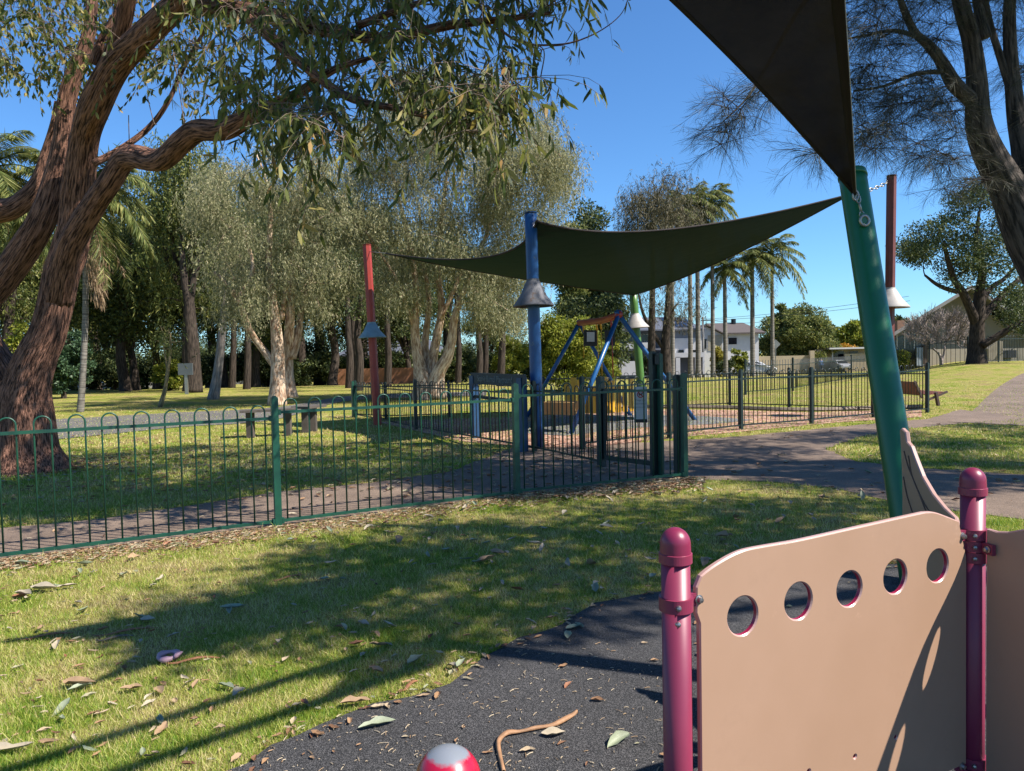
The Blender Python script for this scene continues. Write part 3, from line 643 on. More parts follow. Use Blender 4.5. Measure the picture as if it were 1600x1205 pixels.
# playground name sign
def text(body, size, m, parent, loc, xdir, ndir, name='lettering', ext=.003):
    cu = bpy.data.curves.new(name, 'FONT'); cu.body = body; cu.size = size; cu.extrude = ext; cu.align_x = 'CENTER'; cu.align_y = 'CENTER'; cu.materials.append(m)
    o = bpy.data.objects.new(name, cu); COL.objects.link(o); xd = Vector(xdir).normalized(); nn = Vector(ndir).normalized(); yd = nn.cross(xd)
    mw = Matrix((xd, yd, nn)).transposed().to_4x4(); mw.translation = Vector(np.asarray(loc)-wofs(parent)); dg_ = bpy.context.evaluated_depsgraph_get()
    me = bpy.data.meshes.new_from_object(o.evaluated_get(dg_)); bpy.data.objects.remove(o); me.name = name
    o = bpy.data.objects.new(name, me); COL.objects.link(o); o.parent = parent; o.matrix_local = mw; return o
sa = G(742, 685); sb = G(817, 706); M_sblue = paint('dark blue sign post', (.012, .07, .17), .5, .35, 6); M_sign = paint('slate sign board', (.018, .035, .05), .6, .3, 8)
sg = thing('playground_sign', 'low dark sign board on two blue posts by the blue pole, lettered Playground', 'sign', tuple(sa))
for q in (sa, sb): s = MB(); s.box((q[0], q[1], .6), (.13, .13, 1.24), -.9); s.build('sign_post', M_sblue, sg)
ds = (sb-sa)/np.linalg.norm(sb-sa); s = MB(); h1_, h2_ = P(742, 589, sa[1])[2], P(742, 606, sa[1])[2]
cc_ = (sa+sb)/2; s.beam(sa-ds*.1+[0, 0, 1.17], sb+ds*.13+[0, 0, 1.17], .06, .21); s.build('board', M_sign, sg)
ns_ = np.array([ds[1], -ds[0], 0]); ns_ = ns_ if ns_@(-cc_) > 0 else -ns_
xd = np.cross([0, 0, 1.], ns_)
text('Sophie Burrell Playground', .165, paint('faded lettering', (.2, .23, .22), .6), sg, cc_+[0, 0, 1.17]+ns_*.034, xd, ns_)
s = MB(); s.beam(sa+[0, 0, .82], sb+[0, 0, .82], .04, .06); s.build('cross_rail', M_sign, sg)
# notice on gate
nt_ = thing('gate_notice', 'white rules notice with a red no-dogs symbol fixed to the gate bars', 'sign', tuple(P(1001, 660, 9.55)))
c = P(1001, 632, 9.55); wx = .17; hz = .46; ax = np.array([1, -.12, 0]); ax /= np.linalg.norm(ax); nf = np.array([-.12, -1, 0]); nf /= np.linalg.norm(nf); ang = math.atan2(ax[1], ax[0])
s = MB(); s.box(c, (wx, .008, hz), ang); s.build('board', M_white, nt_); s = MB(); s.box(c+[0, 0, -.215]+nf*.006, (wx*.98, .006, .045), ang); s.build('black_band', M_blk, nt_)
s = MB(); th = np.linspace(0, 2*math.pi, 20); rc_ = c+[0, 0, .13]+nf*.008; s.tube(rc_+np.outer(np.cos(th)*.04, ax)+np.outer(np.sin(th)*.04, [0, 0, 1.]), .006, 5, cap=False); s.tube([rc_+ax*-.028+[0, 0, .028], rc_+ax*.028-[0, 0, .028]], .005, 5); s.build('red_symbol', paint('sign red', (.6, .02, .02), .5), nt_)
s = MB()
for dx, dz, w_, h_ in ((0, 0, .036, .016), (.02, .012, .014, .012), (-.014, -.014, .006, .018), (.012, -.014, .006, .018), (-.022, .008, .006, .014)): s.box(rc_+ax*dx+[0, 0, dz]+nf*-.001, (w_, .003, h_), ang)
s.build('dog_symbol', M_blk, nt_)
M_ink = paint('grey ink', (.2, .2, .2), .6)
for k, (tx, sz) in enumerate((('Dogs not', .034), ('permitted', .034), ('in this area', .026))): text(tx, sz, M_ink, nt_, c+[0, 0, .055-.045*k]+nf*.006, ax, nf, ext=.001)
# bench
bn = G(1462, 640); M_bslat = paint('red brown bench slats', (.34, .13, .09), .6, .3, 9); M_bt = paint('dark brown bench steel', (.13, .08, .06), .6)
be = thing('park_bench', 'red-brown slatted park bench beside the path on the sunny rise, seen end-on', 'bench', tuple(bn))
ya = bn[1]; 
def bx(px, py, dY): return P(px, py, ya+dY)
for dY in (0, 1.4):
    s = MB(); s.beam(bx(1466, 634, dY), bx(1462, 613, dY), .05, .1); s.beam(bx(1450, 625, dY), bx(1480, 612, dY), .05, .05); s.beam(bx(1441, 622, dY), bx(1429, 596, dY), .05, .05); s.build('leg', M_bt, be)
for k in range(5):
    s = MB(); q = (k+.5)/5; a_ = bx(1428+q*12, 597+q*21, 0); s.beam(a_, a_+[-.05, 1.5, 0], .025, .075); s.build('backrest_slat', M_bslat, be)
for k in range(4):
    s = MB(); q = (k+.5)/4; a_ = bx(1447+q*34, 617-q*4, 0); s.beam(a_, a_+[-.05, 1.5, 0], .1, .03); s.build('seat_slat', M_bslat, be)
# park sign box in the wood, stone wall and plaque on the rise
pbx = thing('park_notice_board', 'small grey notice board on a post in the shade by the forked dark trunk', 'sign', tuple(GY(292, 38)))
c = GY(292, 38); s = MB(); s.box((c[0], c[1], .55), (.16, .1, 1.1)); s.build('sign_post', M_steel, pbx); s = MB(); s.box((c[0], c[1]-.06, 1.3), (.75, .06, .6)); s.build('board', paint('grey board', (.12, .14, .15), .5), pbx)

# ================================================================== VEGETATION
def unit(v): return v/(np.linalg.norm(v, axis=-1, keepdims=True)+1e-9)
def leaf_quads(mb, pos, d, nrm, L, W, shape=.45, fold=.0):
    """diamond leaves: pos base, d direction, nrm blade normal"""
    n = len(pos); d = unit(d); s_ = unit(np.cross(d, nrm)); nn = np.cross(s_, d)
    L = np.broadcast_to(np.asarray(L, float), (n,))[:, None]; W = np.broadcast_to(np.asarray(W, float), (n,))[:, None]
    V = np.stack([pos, pos+d*L*shape-s_*W/2+nn*W*fold, pos+d*L, pos+d*L*shape+s_*W/2+nn*W*fold], 1).reshape(-1, 3)
    k = np.arange(n)*4
    if fold: return mb.add(V, np.vstack([np.column_stack([k, k+1, k+2]), np.column_stack([k, k+2, k+3])]))
    return mb.add(V, np.column_stack([k, k+1, k+2, k+3]))
def leaf_long(mb, pos, d, nrm, L, W, curl):
    n = len(pos); d = unit(d); s_ = unit(np.cross(d, nrm)); nn = np.cross(s_, d); L = L[:, None]; W = W[:, None]; c = curl[:, None]
    m1 = pos+d*L*.3; m2 = pos+d*L*.68+nn*L*c*.3; tp_ = pos+d*L*.98+nn*L*c
    V = np.stack([pos, m1-s_*W/2, m1+s_*W/2, m2-s_*W*.42, m2+s_*W*.42, tp_], 1).reshape(-1, 3); k = np.arange(n)*6
    return mb.add(V, [np.column_stack([k, k+1, k+2]), np.column_stack([k+1, k+3, k+4, k+2]), np.column_stack([k+3, k+5, k+4])])
def clusters_leaves(mb, r, C, Rd, per, kind, L, W):
    """fill leaf clusters. kind: 'droop' strands, 'tuft' random, 'needle' """
    n = len(C)*per; ci = np.repeat(np.arange(len(C)), per); c = C[ci]; rd = np.asarray(Rd)[ci][:, None] if np.ndim(Rd) else Rd
    if kind == 'droop':
        st = max(1, per//6); off = r.normal(0, 1, (len(C)*st, 3))*np.array([.6, .6, .5]); off = off.reshape(len(C), st, 3)
        si = r.integers(0, st, n); t = r.random(n)[:, None]; lat = r.normal(0, .6, (len(C), st, 2))
        o = off[ci, si]*rd; dr = np.concatenate([lat[ci, si]*(1-t*.4), -np.ones((n, 1))], 1); pos = c+o+dr*t*rd*.6
        d = dr*np.array([.8, .8, 1])+r.normal(0, .5, (n, 3))
    elif kind == 'needle':
        pos = c+r.normal(0, .5, (n, 3))*rd*np.array([1, 1, .7]); d = r.normal(0, .6, (n, 3))+np.array([0, 0, -.35])
    else:
        q = r.normal(0, 1, (n, 3)); q = unit(q)*(r.random((n, 1))**.45); pos = c+q*rd*np.array([1, 1, .62]); d = q*.8+r.normal(0, .6, (n, 3))+np.array([0, 0, -.15])
    nrm = r.normal(0, 1, (n, 3))+np.array([0, 0, .5]); LL = L*(.6+.7*r.random(n)); WW = W*(.7+.6*r.random(n))
    return leaf_quads(mb, pos, d, nrm, LL, WW)
def skeleton(mb, r, limbs, targets, rt, sag=.0, kseg=5, wig=.12, tip=.012):
    """connect targets to nearest node of the limbs with curved, tapering branches"""
    nodes_ = []; rads = []
    for L, rr in limbs: nodes_.append(L); rads.append(np.broadcast_to(rr, (len(L),)))
    N = np.vstack(nodes_); Rr = np.concatenate(rads)
    order = np.argsort(np.min(np.linalg.norm(targets[:, None]-N[None, ::3], axis=2), axis=1))
    for k in order:
        T = targets[k]; dv = T-N; dist = np.linalg.norm(dv, axis=1)+np.maximum(0, -(dv[:, 2]))*.7; j = np.argmin(dist)
        A = N[j]; ln = np.linalg.norm(T-A)
        if ln < .15: continue
        r0 = min(Rr[j]*.62, rt*math.sqrt(ln)*.9+tip); n = 7; t = np.linspace(0, 1, n)[:, None]
        mid = (A+T)/2+r.normal(0, wig, 3)*ln+np.array([0, 0, .10*ln]); p = A*(1-t)**2+2*mid*t*(1-t)+T*t*t
        rr = np.linspace(r0, tip, n); mb.tube(p, rr, kseg, cap=False); N = np.vstack([N, p[1:]]); Rr = np.concatenate([Rr, rr[1:]])
def crown_pts(r, n, c, rad, bias=.5):
    q = unit(r.normal(0, 1, (n, 3)))*(r.random((n, 1))**bias); return np.asarray(c)+q*np.asarray(rad)
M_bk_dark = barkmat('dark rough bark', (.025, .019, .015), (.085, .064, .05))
M_bk_red = barkmat('fibrous red brown bark', (.045, .022, .016), (.42, .215, .145), (1, 1, .095), 52, 1.0, .07)
M_bk_paper = barkmat('papery cream bark', (.34, .20, .12), (.78, .60, .44), (1, 1, .25), 14, .6, .03)
M_bk_palm = barkmat('ringed palm bark', (.13, .115, .10), (.30, .275, .24), (.2, .2, 5), 3, .6, .02)
M_bk_cas = barkmat('grey casuarina bark', (.03, .026, .023), (.13, .105, .09), (1, 1, .15), 24, .9, .03)
M_lf_euc = leafmat('olive lanceolate leaves', [(0, (.03, .05, .015)), (.35, (.07, .10, .026)), (.65, (.16, .18, .045)), (.88, (.30, .28, .09)), (.96, (.46, .36, .12)), (1, (.42, .22, .07))], .4, .5, (.25, .28, .05))
M_lf_paper = leafmat('grey olive drooping leaves', [(0, (.11, .125, .06)), (.4, (.27, .28, .13)), (.8, (.48, .45, .24)), (1, (.70, .62, .40))], .45, .6)
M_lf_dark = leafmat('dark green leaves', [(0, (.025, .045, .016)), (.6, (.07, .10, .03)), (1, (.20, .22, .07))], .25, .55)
M_lf_mid = leafmat('mid green leaves', [(0, (.06, .09, .022)), (.6, (.17, .20, .05)), (1, (.36, .34, .10))], .35, .5)
M_lf_light = leafmat('yellow green leaves', [(0, (.10, .14, .018)), (.5, (.25, .29, .035)), (1, (.45, .43, .07))], .4, .5)
M_lf_yel = leafmat('yellow shrub leaves', [(0, (.22, .20, .03)), (1, (.5, .42, .06))], .3)
M_lf_cas = leafmat('grey brown casuarina needles', [(0, (.04, .042, .026)), (.6, (.12, .11, .055)), (1, (.26, .21, .12))], .15, .6)
M_lf_palm = leafmat('palm leaflets', [(0, (.07, .10, .025)), (.6, (.20, .24, .07)), (1, (.46, .42, .15))], .35, .55)
M_lf_conif = leafmat('blue green conifer sprays', [(0, (.03, .06, .03)), (.6, (.07, .13, .06)), (1, (.12, .19, .09))], .2)
M_straw = leafmat('dead brown frond', [(0, (.22, .14, .08)), (1, (.42, .3, .18))], .2)

def tree(name, label, cat, base, trunks, targets_list, leaf, bark, rt=.03, kseg=5, group=None, kind='droop', per=60, Rd=.6, L=.13, W=.02, seed=0, wig=.12, tip=.012, trunk_k=14, nm='crown', disp=None, extra=None):
    r = np.random.default_rng(seed); t = thing(name, label, cat, tuple(base), group)
    tb = MB(); limbs = []
    for pts, rads in trunks:
        q = cr(np.column_stack([np.array(pts), np.array(rads)]), 6); tb.tube(q[:, :3], q[:, 3], trunk_k, disp=disp); limbs.append((q[:, :3], q[:, 3]))
    T = np.vstack(targets_list); br = MB(); skeleton(br, r, limbs, T, rt, kseg=kseg, wig=wig, tip=tip)
    to = tb.build('trunk', bark, t, smooth=True)
    if br.n: br.build('branches', bark, t, smooth=True)
    lv = MB(); clusters_leaves(lv, r, T, Rd, per, kind, L, W); lv.build(nm, leaf, t); return t

# ---------------- foreground eucalypt on the left
def px_path(rows): return [P(a, b, c) for a, b, c, *_ in rows], [q[3] for q in rows]
def ridge(seed, amp=.06):
    r = np.random.default_rng(seed); ph = r.random(8)*6.28; fr = r.integers(5, 16, 8); wv = r.random(8)*5
    def f(th, L): return sum(amp*.42*np.sin(th*fr[i]+ph[i]+1.4*math.sin(L*wv[i]+ph[i])) for i in range(8))+.05*np.sin(th*2+L*1.3+ph[0])
    return f
te = thing('gum_tree', 'huge leaning gum tree with red-brown fibrous bark and many limbs at the left edge', 'tree', tuple(G(45, 735)))
E1 = [(36, 752, 11.0, .85), (38, 732, 11.0, .60), (36, 704, 11.0, .47), (36, 660, 11.0, .41), (38, 622, 11.0, .36), (47, 586, 11, .31), (60, 552, 11, .28), (75, 520, 11, .255), (88, 470, 11, .24), (96, 430, 11, .24), (108, 395, 11, .235), (118, 350, 11, .215), (122, 300, 10.9, .21), (132, 216, 10.6, .175), (148, 166, 10.2, .19), (182, 100, 9.8, .175), (222, 60, 9.4, .165), (255, 28, 9, .15), (310, -20, 8.5, .13), (380, -70, 8, .10)]
E2 = [(22, 700, 11.1, .40), (12, 640, 11.1, .36), (-5, 590, 11.1, .33), (-32, 540, 11.1, .30), (-40, 495, 11.2, .27), (-22, 462, 11.2, .24), (6, 434, 11.2, .21), (40, 388, 11.1, .2), (66, 345, 11, .18), (82, 300, 11, .165), (98, 222, 11, .125), (103, 166, 11, .12), (114, 122, 11, .12), (131, 80, 11, .11), (141, 40, 11, .085), (144, -10, 11, .08), (146, -80, 11, .06)]
E3 = [(90, 470, 10.95, .19), (108, 392, 10.6, .17), (142, 328, 10.3, .155), (172, 284, 10, .145), (200, 246, 9.8, .15), (250, 250, 9.4, .14), (284, 222, 9.0, .135), (310, 204, 8.8, .13), (350, 202, 8.5, .12), (400, 178, 8.2, .085), (460, 150, 7.9, .055), (520, 110, 7.6, .035), (580, 90, 7.4, .02)]
E4 = [(150, 160, 10.2, .14), (170, 100, 10, .115), (190, 45, 9.8, .10), (202, -10, 9.6, .09), (215, -80, 9.4, .07)]
E5 = [(-30, 330, 11.5, .2), (20, 325, 11.5, .17), (58, 290, 11.5, .13), (72, 240, 11.5, .075), (86, 195, 11.5, .07), (92, 160, 11.5, .06)]
E6 = [(146, 256, 10.6, .05), (190, 232, 10.8, .045), (232, 200, 11, .04), (262, 160, 11, .035), (290, 100, 11, .03), (330, 30, 10.5, .02)]
E7 = [(300, 8, 8.6, .10), (400, 20, 8.3, .09), (500, 45, 8, .075), (600, 60, 7.7, .06), (700, 40, 7.5, .045), (790, 30, 7.3, .03), (860, 20, 7.2, .015)]
E8 = [(380, 20, 8.3, .07), (460, 90, 7.6, .05), (540, 150, 7.2, .04), (620, 170, 6.9, .03), (700, 190, 6.8, .02), (760, 200, 6.7, .012)]
E9 = [(145, 100, 9.9, .06), (160, 60, 9.9, .05), (185, 15, 9.9, .04), (200, -40, 9.9, .03)]
E10 = [(560, 40, 7.7, .04), (640, 10, 7.6, .03), (720, -10, 7.5, .02), (800, 60, 7.3, .012), (870, 70, 7.2, .009), (925, 55, 7.2, .006), (968, 25, 7.2, .004), (985, -10, 7.2, .003)]
limbs = []
for i, E in enumerate([E1, E2, E3, E4, E5, E6, E7, E8, E9, E10]):
    pts, rd = px_path(E); q = cr(np.column_stack([pts, rd]), 10 if i < 3 else 6); s = MB(); s.tube(q[:, :3], q[:, 3], 56 if i < 2 else (36 if i == 2 else 18), disp=ridge(i, .03 if i < 3 else .02)); 
    s.build('trunk' if i == 0 else 'limb', M_bk_red, te, smooth=True); limbs.append((q[:, :3], q[:, 3]))
r = np.random.default_rng(11)
def fill_poly(r, poly, n, Y0, Y1):
    poly = np.array(poly, float); lo = poly.min(0); hi = poly.max(0); out = []
    while len(out) < n:
        q = lo+(hi-lo)*r.random((400, 2)); q = q[inside(poly, q[:, 0], q[:, 1])]; out += list(q)
    return np.array([P(a, b, Y0+(Y1-Y0)*r.random()) for a, b in out[:n]])
regs = [([(430, -60), (880, -80), (870, 60), (835, 110), (790, 130), (760, 60), (600, 50), (450, 60)], 30, 6.5, 8.5),
        ([(350, 30), (560, 20), (580, 130), (560, 200), (500, 215), (430, 230), (380, 200), (345, 120)], 27, 6.6, 8.8),
        ([(560, 30), (780, 30), (800, 130), (800, 195), (740, 200), (700, 170), (600, 160)], 24, 6.4, 8.4),
        ([(700, 170), (800, 150), (822, 175), (800, 215), (760, 250), (720, 235)], 10, 6.3, 7),
        ([(230, -60), (430, -60), (420, 90), (330, 130), (240, 60)], 20, 8, 10),
        ([(300, 90), (360, 110), (400, 190), (330, 150)], 8, 7.6, 8.6),
        ([(430, 210), (520, 200), (500, 260), (450, 270)], 8, 6.4, 7.2), ([(425, 240), (560, 200), (565, 300), (520, 280), (440, 300)], 4, 6.2, 7.2), ([(690, 200), (800, 200), (775, 270), (700, 265)], 3, 6.1, 6.8), ([(600, 150), (680, 180), (660, 220), (610, 200)], 3, 6.3, 7)]
T = np.vstack([fill_poly(r, [(u, v-42) for u, v in p], n, a, b) for p, n, a, b in regs])
regs2 = [([(-60, -60), (260, -60), (230, 30), (190, 50), (60, 35), (0, 30), (-50, 120)], 46, 9.5, 12.5), ([(-40, 60), (20, 70), (45, 120), (10, 135), (-40, 120)], 7, 10, 12), ([(45, 40), (100, 40), (120, 90), (70, 75)], 8, 10, 12), ([(95, 90), (140, 110), (120, 150), (90, 130)], 6, 10.5, 12), ([(200, 60), (330, 60), (330, 150), (260, 160), (190, 110)], 14, 9.5, 11.5)]
T2 = np.vstack([fill_poly(r, p, n, a, b) for p, n, a, b in regs2])
br = MB(); skeleton(br, r, limbs, np.vstack([T, T2]), .012, kseg=5, wig=.16, tip=.004)
def sprays(mb, tw, r, C, per, ln, lmin, lmax, wd, sp=.22, strands=9):
    n = len(C)*strands; ci = np.repeat(np.arange(len(C)), strands); st = C[ci]+r.normal(0, sp, (n, 3))*np.array([1, 1, .6]); lat = r.normal(0, .38, (n, 2)); l = ln*(.5+r.random(n))
    for k in range(n):
        p0 = C[ci[k]]; mid = st[k]+[0, 0, .05]; e = st[k]+np.array([*lat[k], -1])*l[k]*.8
        t = np.linspace(0, 1, 6)[:, None]; tw.tube(p0*(1-t)**2+2*mid*t*(1-t)+e*t*t, np.linspace(.0045, .0015, 6), 3, cap=False)
        m_ = per; tt = .25+.75*r.random((m_, 1)); pos = p0*(1-tt)**2+2*mid*tt*(1-tt)+e*tt*tt
        d = np.array([*lat[k]*.8, -1])+r.normal(0, .42, (m_, 3)); LL = lmin+(lmax-lmin)*r.random(m_)
        leaf_long(mb, pos, d, r.normal(0, 1, (m_, 3)), LL, LL*wd*(.8+.4*r.random(m_)), r.normal(0, .16, m_))
lv = MB(); sprays(lv, br, r, T, 8, .40, .11, .19, .19, .32, 7); sprays(lv, br, r, T2, 9, .32, .08, .13, .32, .36, 7)
# few thin hanging twigs
for q in ([(268, 60, 9), (275, 110, 9), (283, 160, 8.9), (290, 212, 8.9)], [(345, 20, 8.4), (350, 60, 8.2), (346, 110, 8.2)], [(800, 60, 7.2), (830, 68, 7.2), (850, 80, 7.2), (845, 120, 7.2)], [(230, 150, 10), (240, 190, 10), (245, 195, 10)], [(180, 250, 10.2), (200, 240, 9.9), (201, 180, 9.8)]):
    br.tube(cr([P(*a) for a in q], 5), .006, 4, cap=False)
sprays(lv, br, r, np.array([P(846, 78, 7.2), P(800, 100, 7.2), P(825, 20, 7.2), P(870, 5, 7.2), P(850, -20, 7.2)]), 8, .25, .05, .08, .3, .14, 5)
br.build('branches', barkmat('pale brown twigs', (.12, .08, .06), (.42, .32, .25)), te, smooth=True); lv.build('crown', M_lf_euc, te)

# ---------------- paperbarks
def pxl(rows, Y): return [(P(a, b, Y+c)) for a, b, c, d in rows], [d for *_, d in rows]
def poly_targets(r, polys, Y, dY):
    out = []
    for poly, n in polys:
        q = fill_poly(r, poly, n, Y-dY, Y+dY); out.append(q)
    return out
r = np.random.default_rng(21); Yb = 26.5
tree('paperbark_tree', 'pale paperbark with two close trunks and a long limb leaning left', 'tree', GY(441, Yb),
     [pxl([(433, 634, 0, .36), (434, 600, 0, .27), (434, 560, 0, .24), (432, 520, 0, .2), (425, 460, 0, .15), (420, 400, 0, .12), (423, 330, 0, .08), (415, 280, 0, .05), (400, 240, 0, .03)], Yb),
      pxl([(452, 622, 1, .34), (449, 590, 1, .24), (450, 550, 1, .2), (453, 500, .5, .17), (455, 440, .5, .12), (460, 360, .5, .08), (470, 290, .5, .05)], Yb),
      pxl([(430, 570, 0, .17), (410, 545, 0, .13), (392, 520, -.3, .12), (380, 490, -.6, .11), (368, 462, -.8, .10), (350, 440, -1, .07), (335, 425, -1, .05)], Yb),
      pxl([(456, 560, 1, .17), (466, 520, 1, .15), (472, 480, 1.2, .1), (490, 420, 1.4, .07), (500, 360, 1.5, .04)], Yb),
      pxl([(440, 500, .3, .10), (446, 450, .4, .08), (446, 400, .4, .06)], Yb), pxl([(372, 468, -.8, .08), (395, 420, 0, .07), (380, 360, 0, .05)], Yb)],
     poly_targets(r, [([(340, 250), (420, 225), (500, 240), (555, 300), (560, 380), (540, 460), (500, 500), (470, 470), (440, 440), (400, 470), (350, 440), (330, 350)], 120), ([(335, 430), (420, 430), (400, 500), (350, 490)], 14), ([(300, 280), (350, 250), (350, 400), (310, 380)], 14)], Yb, 2.6),
     M_lf_paper, M_bk_paper, .028, seed=22, per=760, Rd=.58, L=.12, W=.024, tip=.01)
r = np.random.default_rng(31); Yc = 28.5
tree('paperbark_tree', 'big spreading paperbark with four cream trunks fanning from one base, behind the red pole', 'tree', GY(672, Yc),
     [pxl([(664, 626, 0, .55), (662, 600, 0, .42), (655, 570, 0, .24), (650, 540, 0, .19), (648, 500, 0, .16), (650, 450, 0, .12), (640, 380, 0, .1), (620, 300, 0, .06), (600, 230, 0, .03)], Yc),
      pxl([(672, 620, .1, .5), (673, 590, .2, .3), (676, 560, .4, .2), (684, 520, .5, .17), (690, 480, .6, .14), (684, 420, .6, .11), (690, 340, .6, .08), (700, 260, .6, .05)], Yc),
      pxl([(680, 620, -.1, .45), (684, 585, -.2, .28), (698, 560, -.3, .22), (706, 530, -.3, .18), (712, 490, -.3, .13), (735, 430, -.3, .09), (770, 340, -.3, .06), (800, 260, -.3, .03)], Yc),
      pxl([(668, 600, .3, .22), (664, 540, .8, .15), (670, 470, 1, .11), (660, 400, 1, .08), (655, 320, 1, .05)], Yc),
      pxl([(650, 520, 0, .08), (620, 440, -.5, .07), (590, 390, -.8, .05), (570, 360, -1, .03)], Yc), pxl([(688, 500, .5, .09), (715, 440, .6, .08), (730, 400, .8, .05)], Yc)],
     poly_targets(r, [([(530, 240), (560, 190), (640, 165), (700, 170), (760, 180), (830, 200), (880, 240), (890, 330), (860, 400), (830, 430), (780, 440), (700, 420), (640, 430), (580, 420), (540, 340)], 240), ([(730, 400), (830, 400), (820, 500), (790, 520), (740, 500)], 36), ([(590, 430), (660, 430), (650, 480), (600, 470)], 14), ([(560, 180), (800, 180), (780, 110), (620, 110)], 34), ([(800, 190), (850, 170), (895, 260), (890, 330), (840, 260)], 20)], Yc, 3.2),
     M_lf_paper, M_bk_paper, .028, seed=32, per=760, Rd=.62, L=.125, W=.025, tip=.01)

# ---------------- wood at the back left: prototypes and copies
def auto_tree(name, label, H, r0, leaf, bark, seed, crown, n, per, kind='tuft', Rd=.9, L=.2, W=.09, fork=.35, lean=0., group=None, nl=5, rt=.03, loc=(0, 0, 0)):
    r = np.random.default_rng(seed); tr = []
    fz = H*fork; b = np.array([0, 0, 0.]); f_ = np.array([lean*fz, r.normal(0, .1), fz])
    tr.append(([b-[0, 0, .2], b+[0, 0, .1*fz], (b+f_)/2+r.normal(0, .04*fz, 3)*[1, 1, 0], f_], [r0*1.5, r0*1.1, r0*.9, r0*.8]))
    for k in range(nl):
        a = 6.283*k/nl+r.random(); sp = crown[0]*(.25+.45*r.random()); e = np.array([lean*H+math.cos(a)*sp, math.sin(a)*sp, H*(.72+.22*r.random())])
        m_ = (f_+e)/2+[math.cos(a)*sp*.25, math.sin(a)*sp*.25, 0]; tr.append(([f_-[0, 0, .3], f_*.7+m_*.3, m_, e], [r0*.55, r0*.5, r0*.35, r0*.12]))
    T = crown_pts(r, n, (lean*H*.8, 0, crown[2]), (crown[0], crown[0], crown[1])); T = T[T[:, 2] > H*.1]
    return tree(name, label, 'tree', (0, 0, 0), tr, [T], leaf, bark, rt, seed=seed+1, per=per, kind=kind, Rd=Rd, L=L, W=W, group=group, trunk_k=10, kseg=4, tip=.02)
WG = 'shaded trees of the wood behind the lawn'
wl_ = 'tall dark-leaved tree standing in the shaded wood behind the left lawn'
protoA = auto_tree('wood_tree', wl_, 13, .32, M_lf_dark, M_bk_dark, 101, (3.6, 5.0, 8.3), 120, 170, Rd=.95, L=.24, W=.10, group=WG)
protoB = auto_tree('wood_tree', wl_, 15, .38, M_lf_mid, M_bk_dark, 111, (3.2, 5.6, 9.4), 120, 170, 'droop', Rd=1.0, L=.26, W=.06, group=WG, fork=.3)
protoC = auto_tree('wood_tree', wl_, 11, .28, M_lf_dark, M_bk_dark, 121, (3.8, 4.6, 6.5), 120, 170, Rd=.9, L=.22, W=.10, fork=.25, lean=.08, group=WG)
def put(o, px, Y, rz=0, sc=1., first=False, label=None, dz=0.):
    g_ = GY(px, Y); g_[2] += dz
    if first: o.location = g_; o.rotation_euler = (0, 0, rz); o.scale = (sc,)*3; c = o
    else: c = dup(o, g_, rz, sc)
    if label: c['label'] = label; 
    return c
used = set()
for k, (pr, px, Y, sc) in enumerate([(protoB, 300, 42, 1.0), (protoA, 196, 45, .95), (protoC, 212, 46, .95), (protoC, 246, 50, 1.0), (protoB, 20, 40, .9), (protoA, 75, 50, 1.0), (protoB, 150, 58, 1.05), (protoA, 350, 52, 1.0), (protoC, 400, 50, 1.05), (protoB, 470, 56, 1.0),
        (protoA, 520, 50, .95), (protoC, 545, 60, 1.1), (protoA, 600, 62, 1.1), (protoC, 640, 56, .9), (protoB, 700, 64, 1.0), (protoA, -40, 46, 1.1), (protoC, -90, 40, 1.1), (protoA, 260, 66, 1.2), (protoB, 110, 70, 1.2), (protoB, 420, 72, 1.35), (protoA, 330, 74, 1.5), (protoB, 500, 66, 1.3), (protoA, 450, 64, 1.25), (protoB, 570, 70, 1.3), (protoC, 180, 78, 1.4), (protoB, 640, 78, 1.1), (protoC, 760, 70, .8), (protoA, 30, 72, 1.2)]):
    put(pr, px, Y, k*1.7, sc, first=pr not in used); used.add(pr)
# forked dark trunk + leaning pale trunk + slim trunk, seen individually
def slim(label, rows, Y, m, targets, leaf, seed, per=120, Rd=.8, L=.2, W=.07, kind='droop', name='slender_tree', rt=.02):
    r = np.random.default_rng(seed); return tree(name, label, 'tree', GY(rows[0][0][0], Y), [pxl(q, Y) for q in rows], poly_targets(r, targets, Y, 1.8), leaf, m, rt, seed=seed+1, per=per, Rd=Rd, L=L, W=W, kind=kind, trunk_k=10, kseg=4, tip=.012)
slim('dark tree with a thick trunk forking high up, left of the paperbark with two trunks', [[(301, 612, 0, .55), (302, 580, 0, .42), (300, 540, 0, .38), (297, 500, 0, .33), (295, 470, 0, .27), (288, 435, 0, .2), (284, 390, 0, .14), (280, 340, 0, .08)], [(296, 480, 0, .22), (302, 440, 0, .17), (312, 410, 0, .12), (330, 370, 0, .07)]], 40, M_bk_dark, [([(240, 240), (330, 220), (370, 300), (350, 380), (270, 400), (230, 330)], 60)], M_lf_mid, 201, per=180)
slim('pale leaning bare-trunked tree on the left lawn between the dark forked tree and the paperbark', [[(333, 625, 0, .26), (339, 590, 0, .2), (345, 540, 0, .17), (350, 480, 0, .13), (352, 420, 0, .08)]], 32, barkmat('grey smooth bark', (.2, .17, .15), (.36, .32, .29)), [([(320, 360), (390, 350), (390, 440), (340, 460)], 16)], M_lf_paper, 211, per=160)
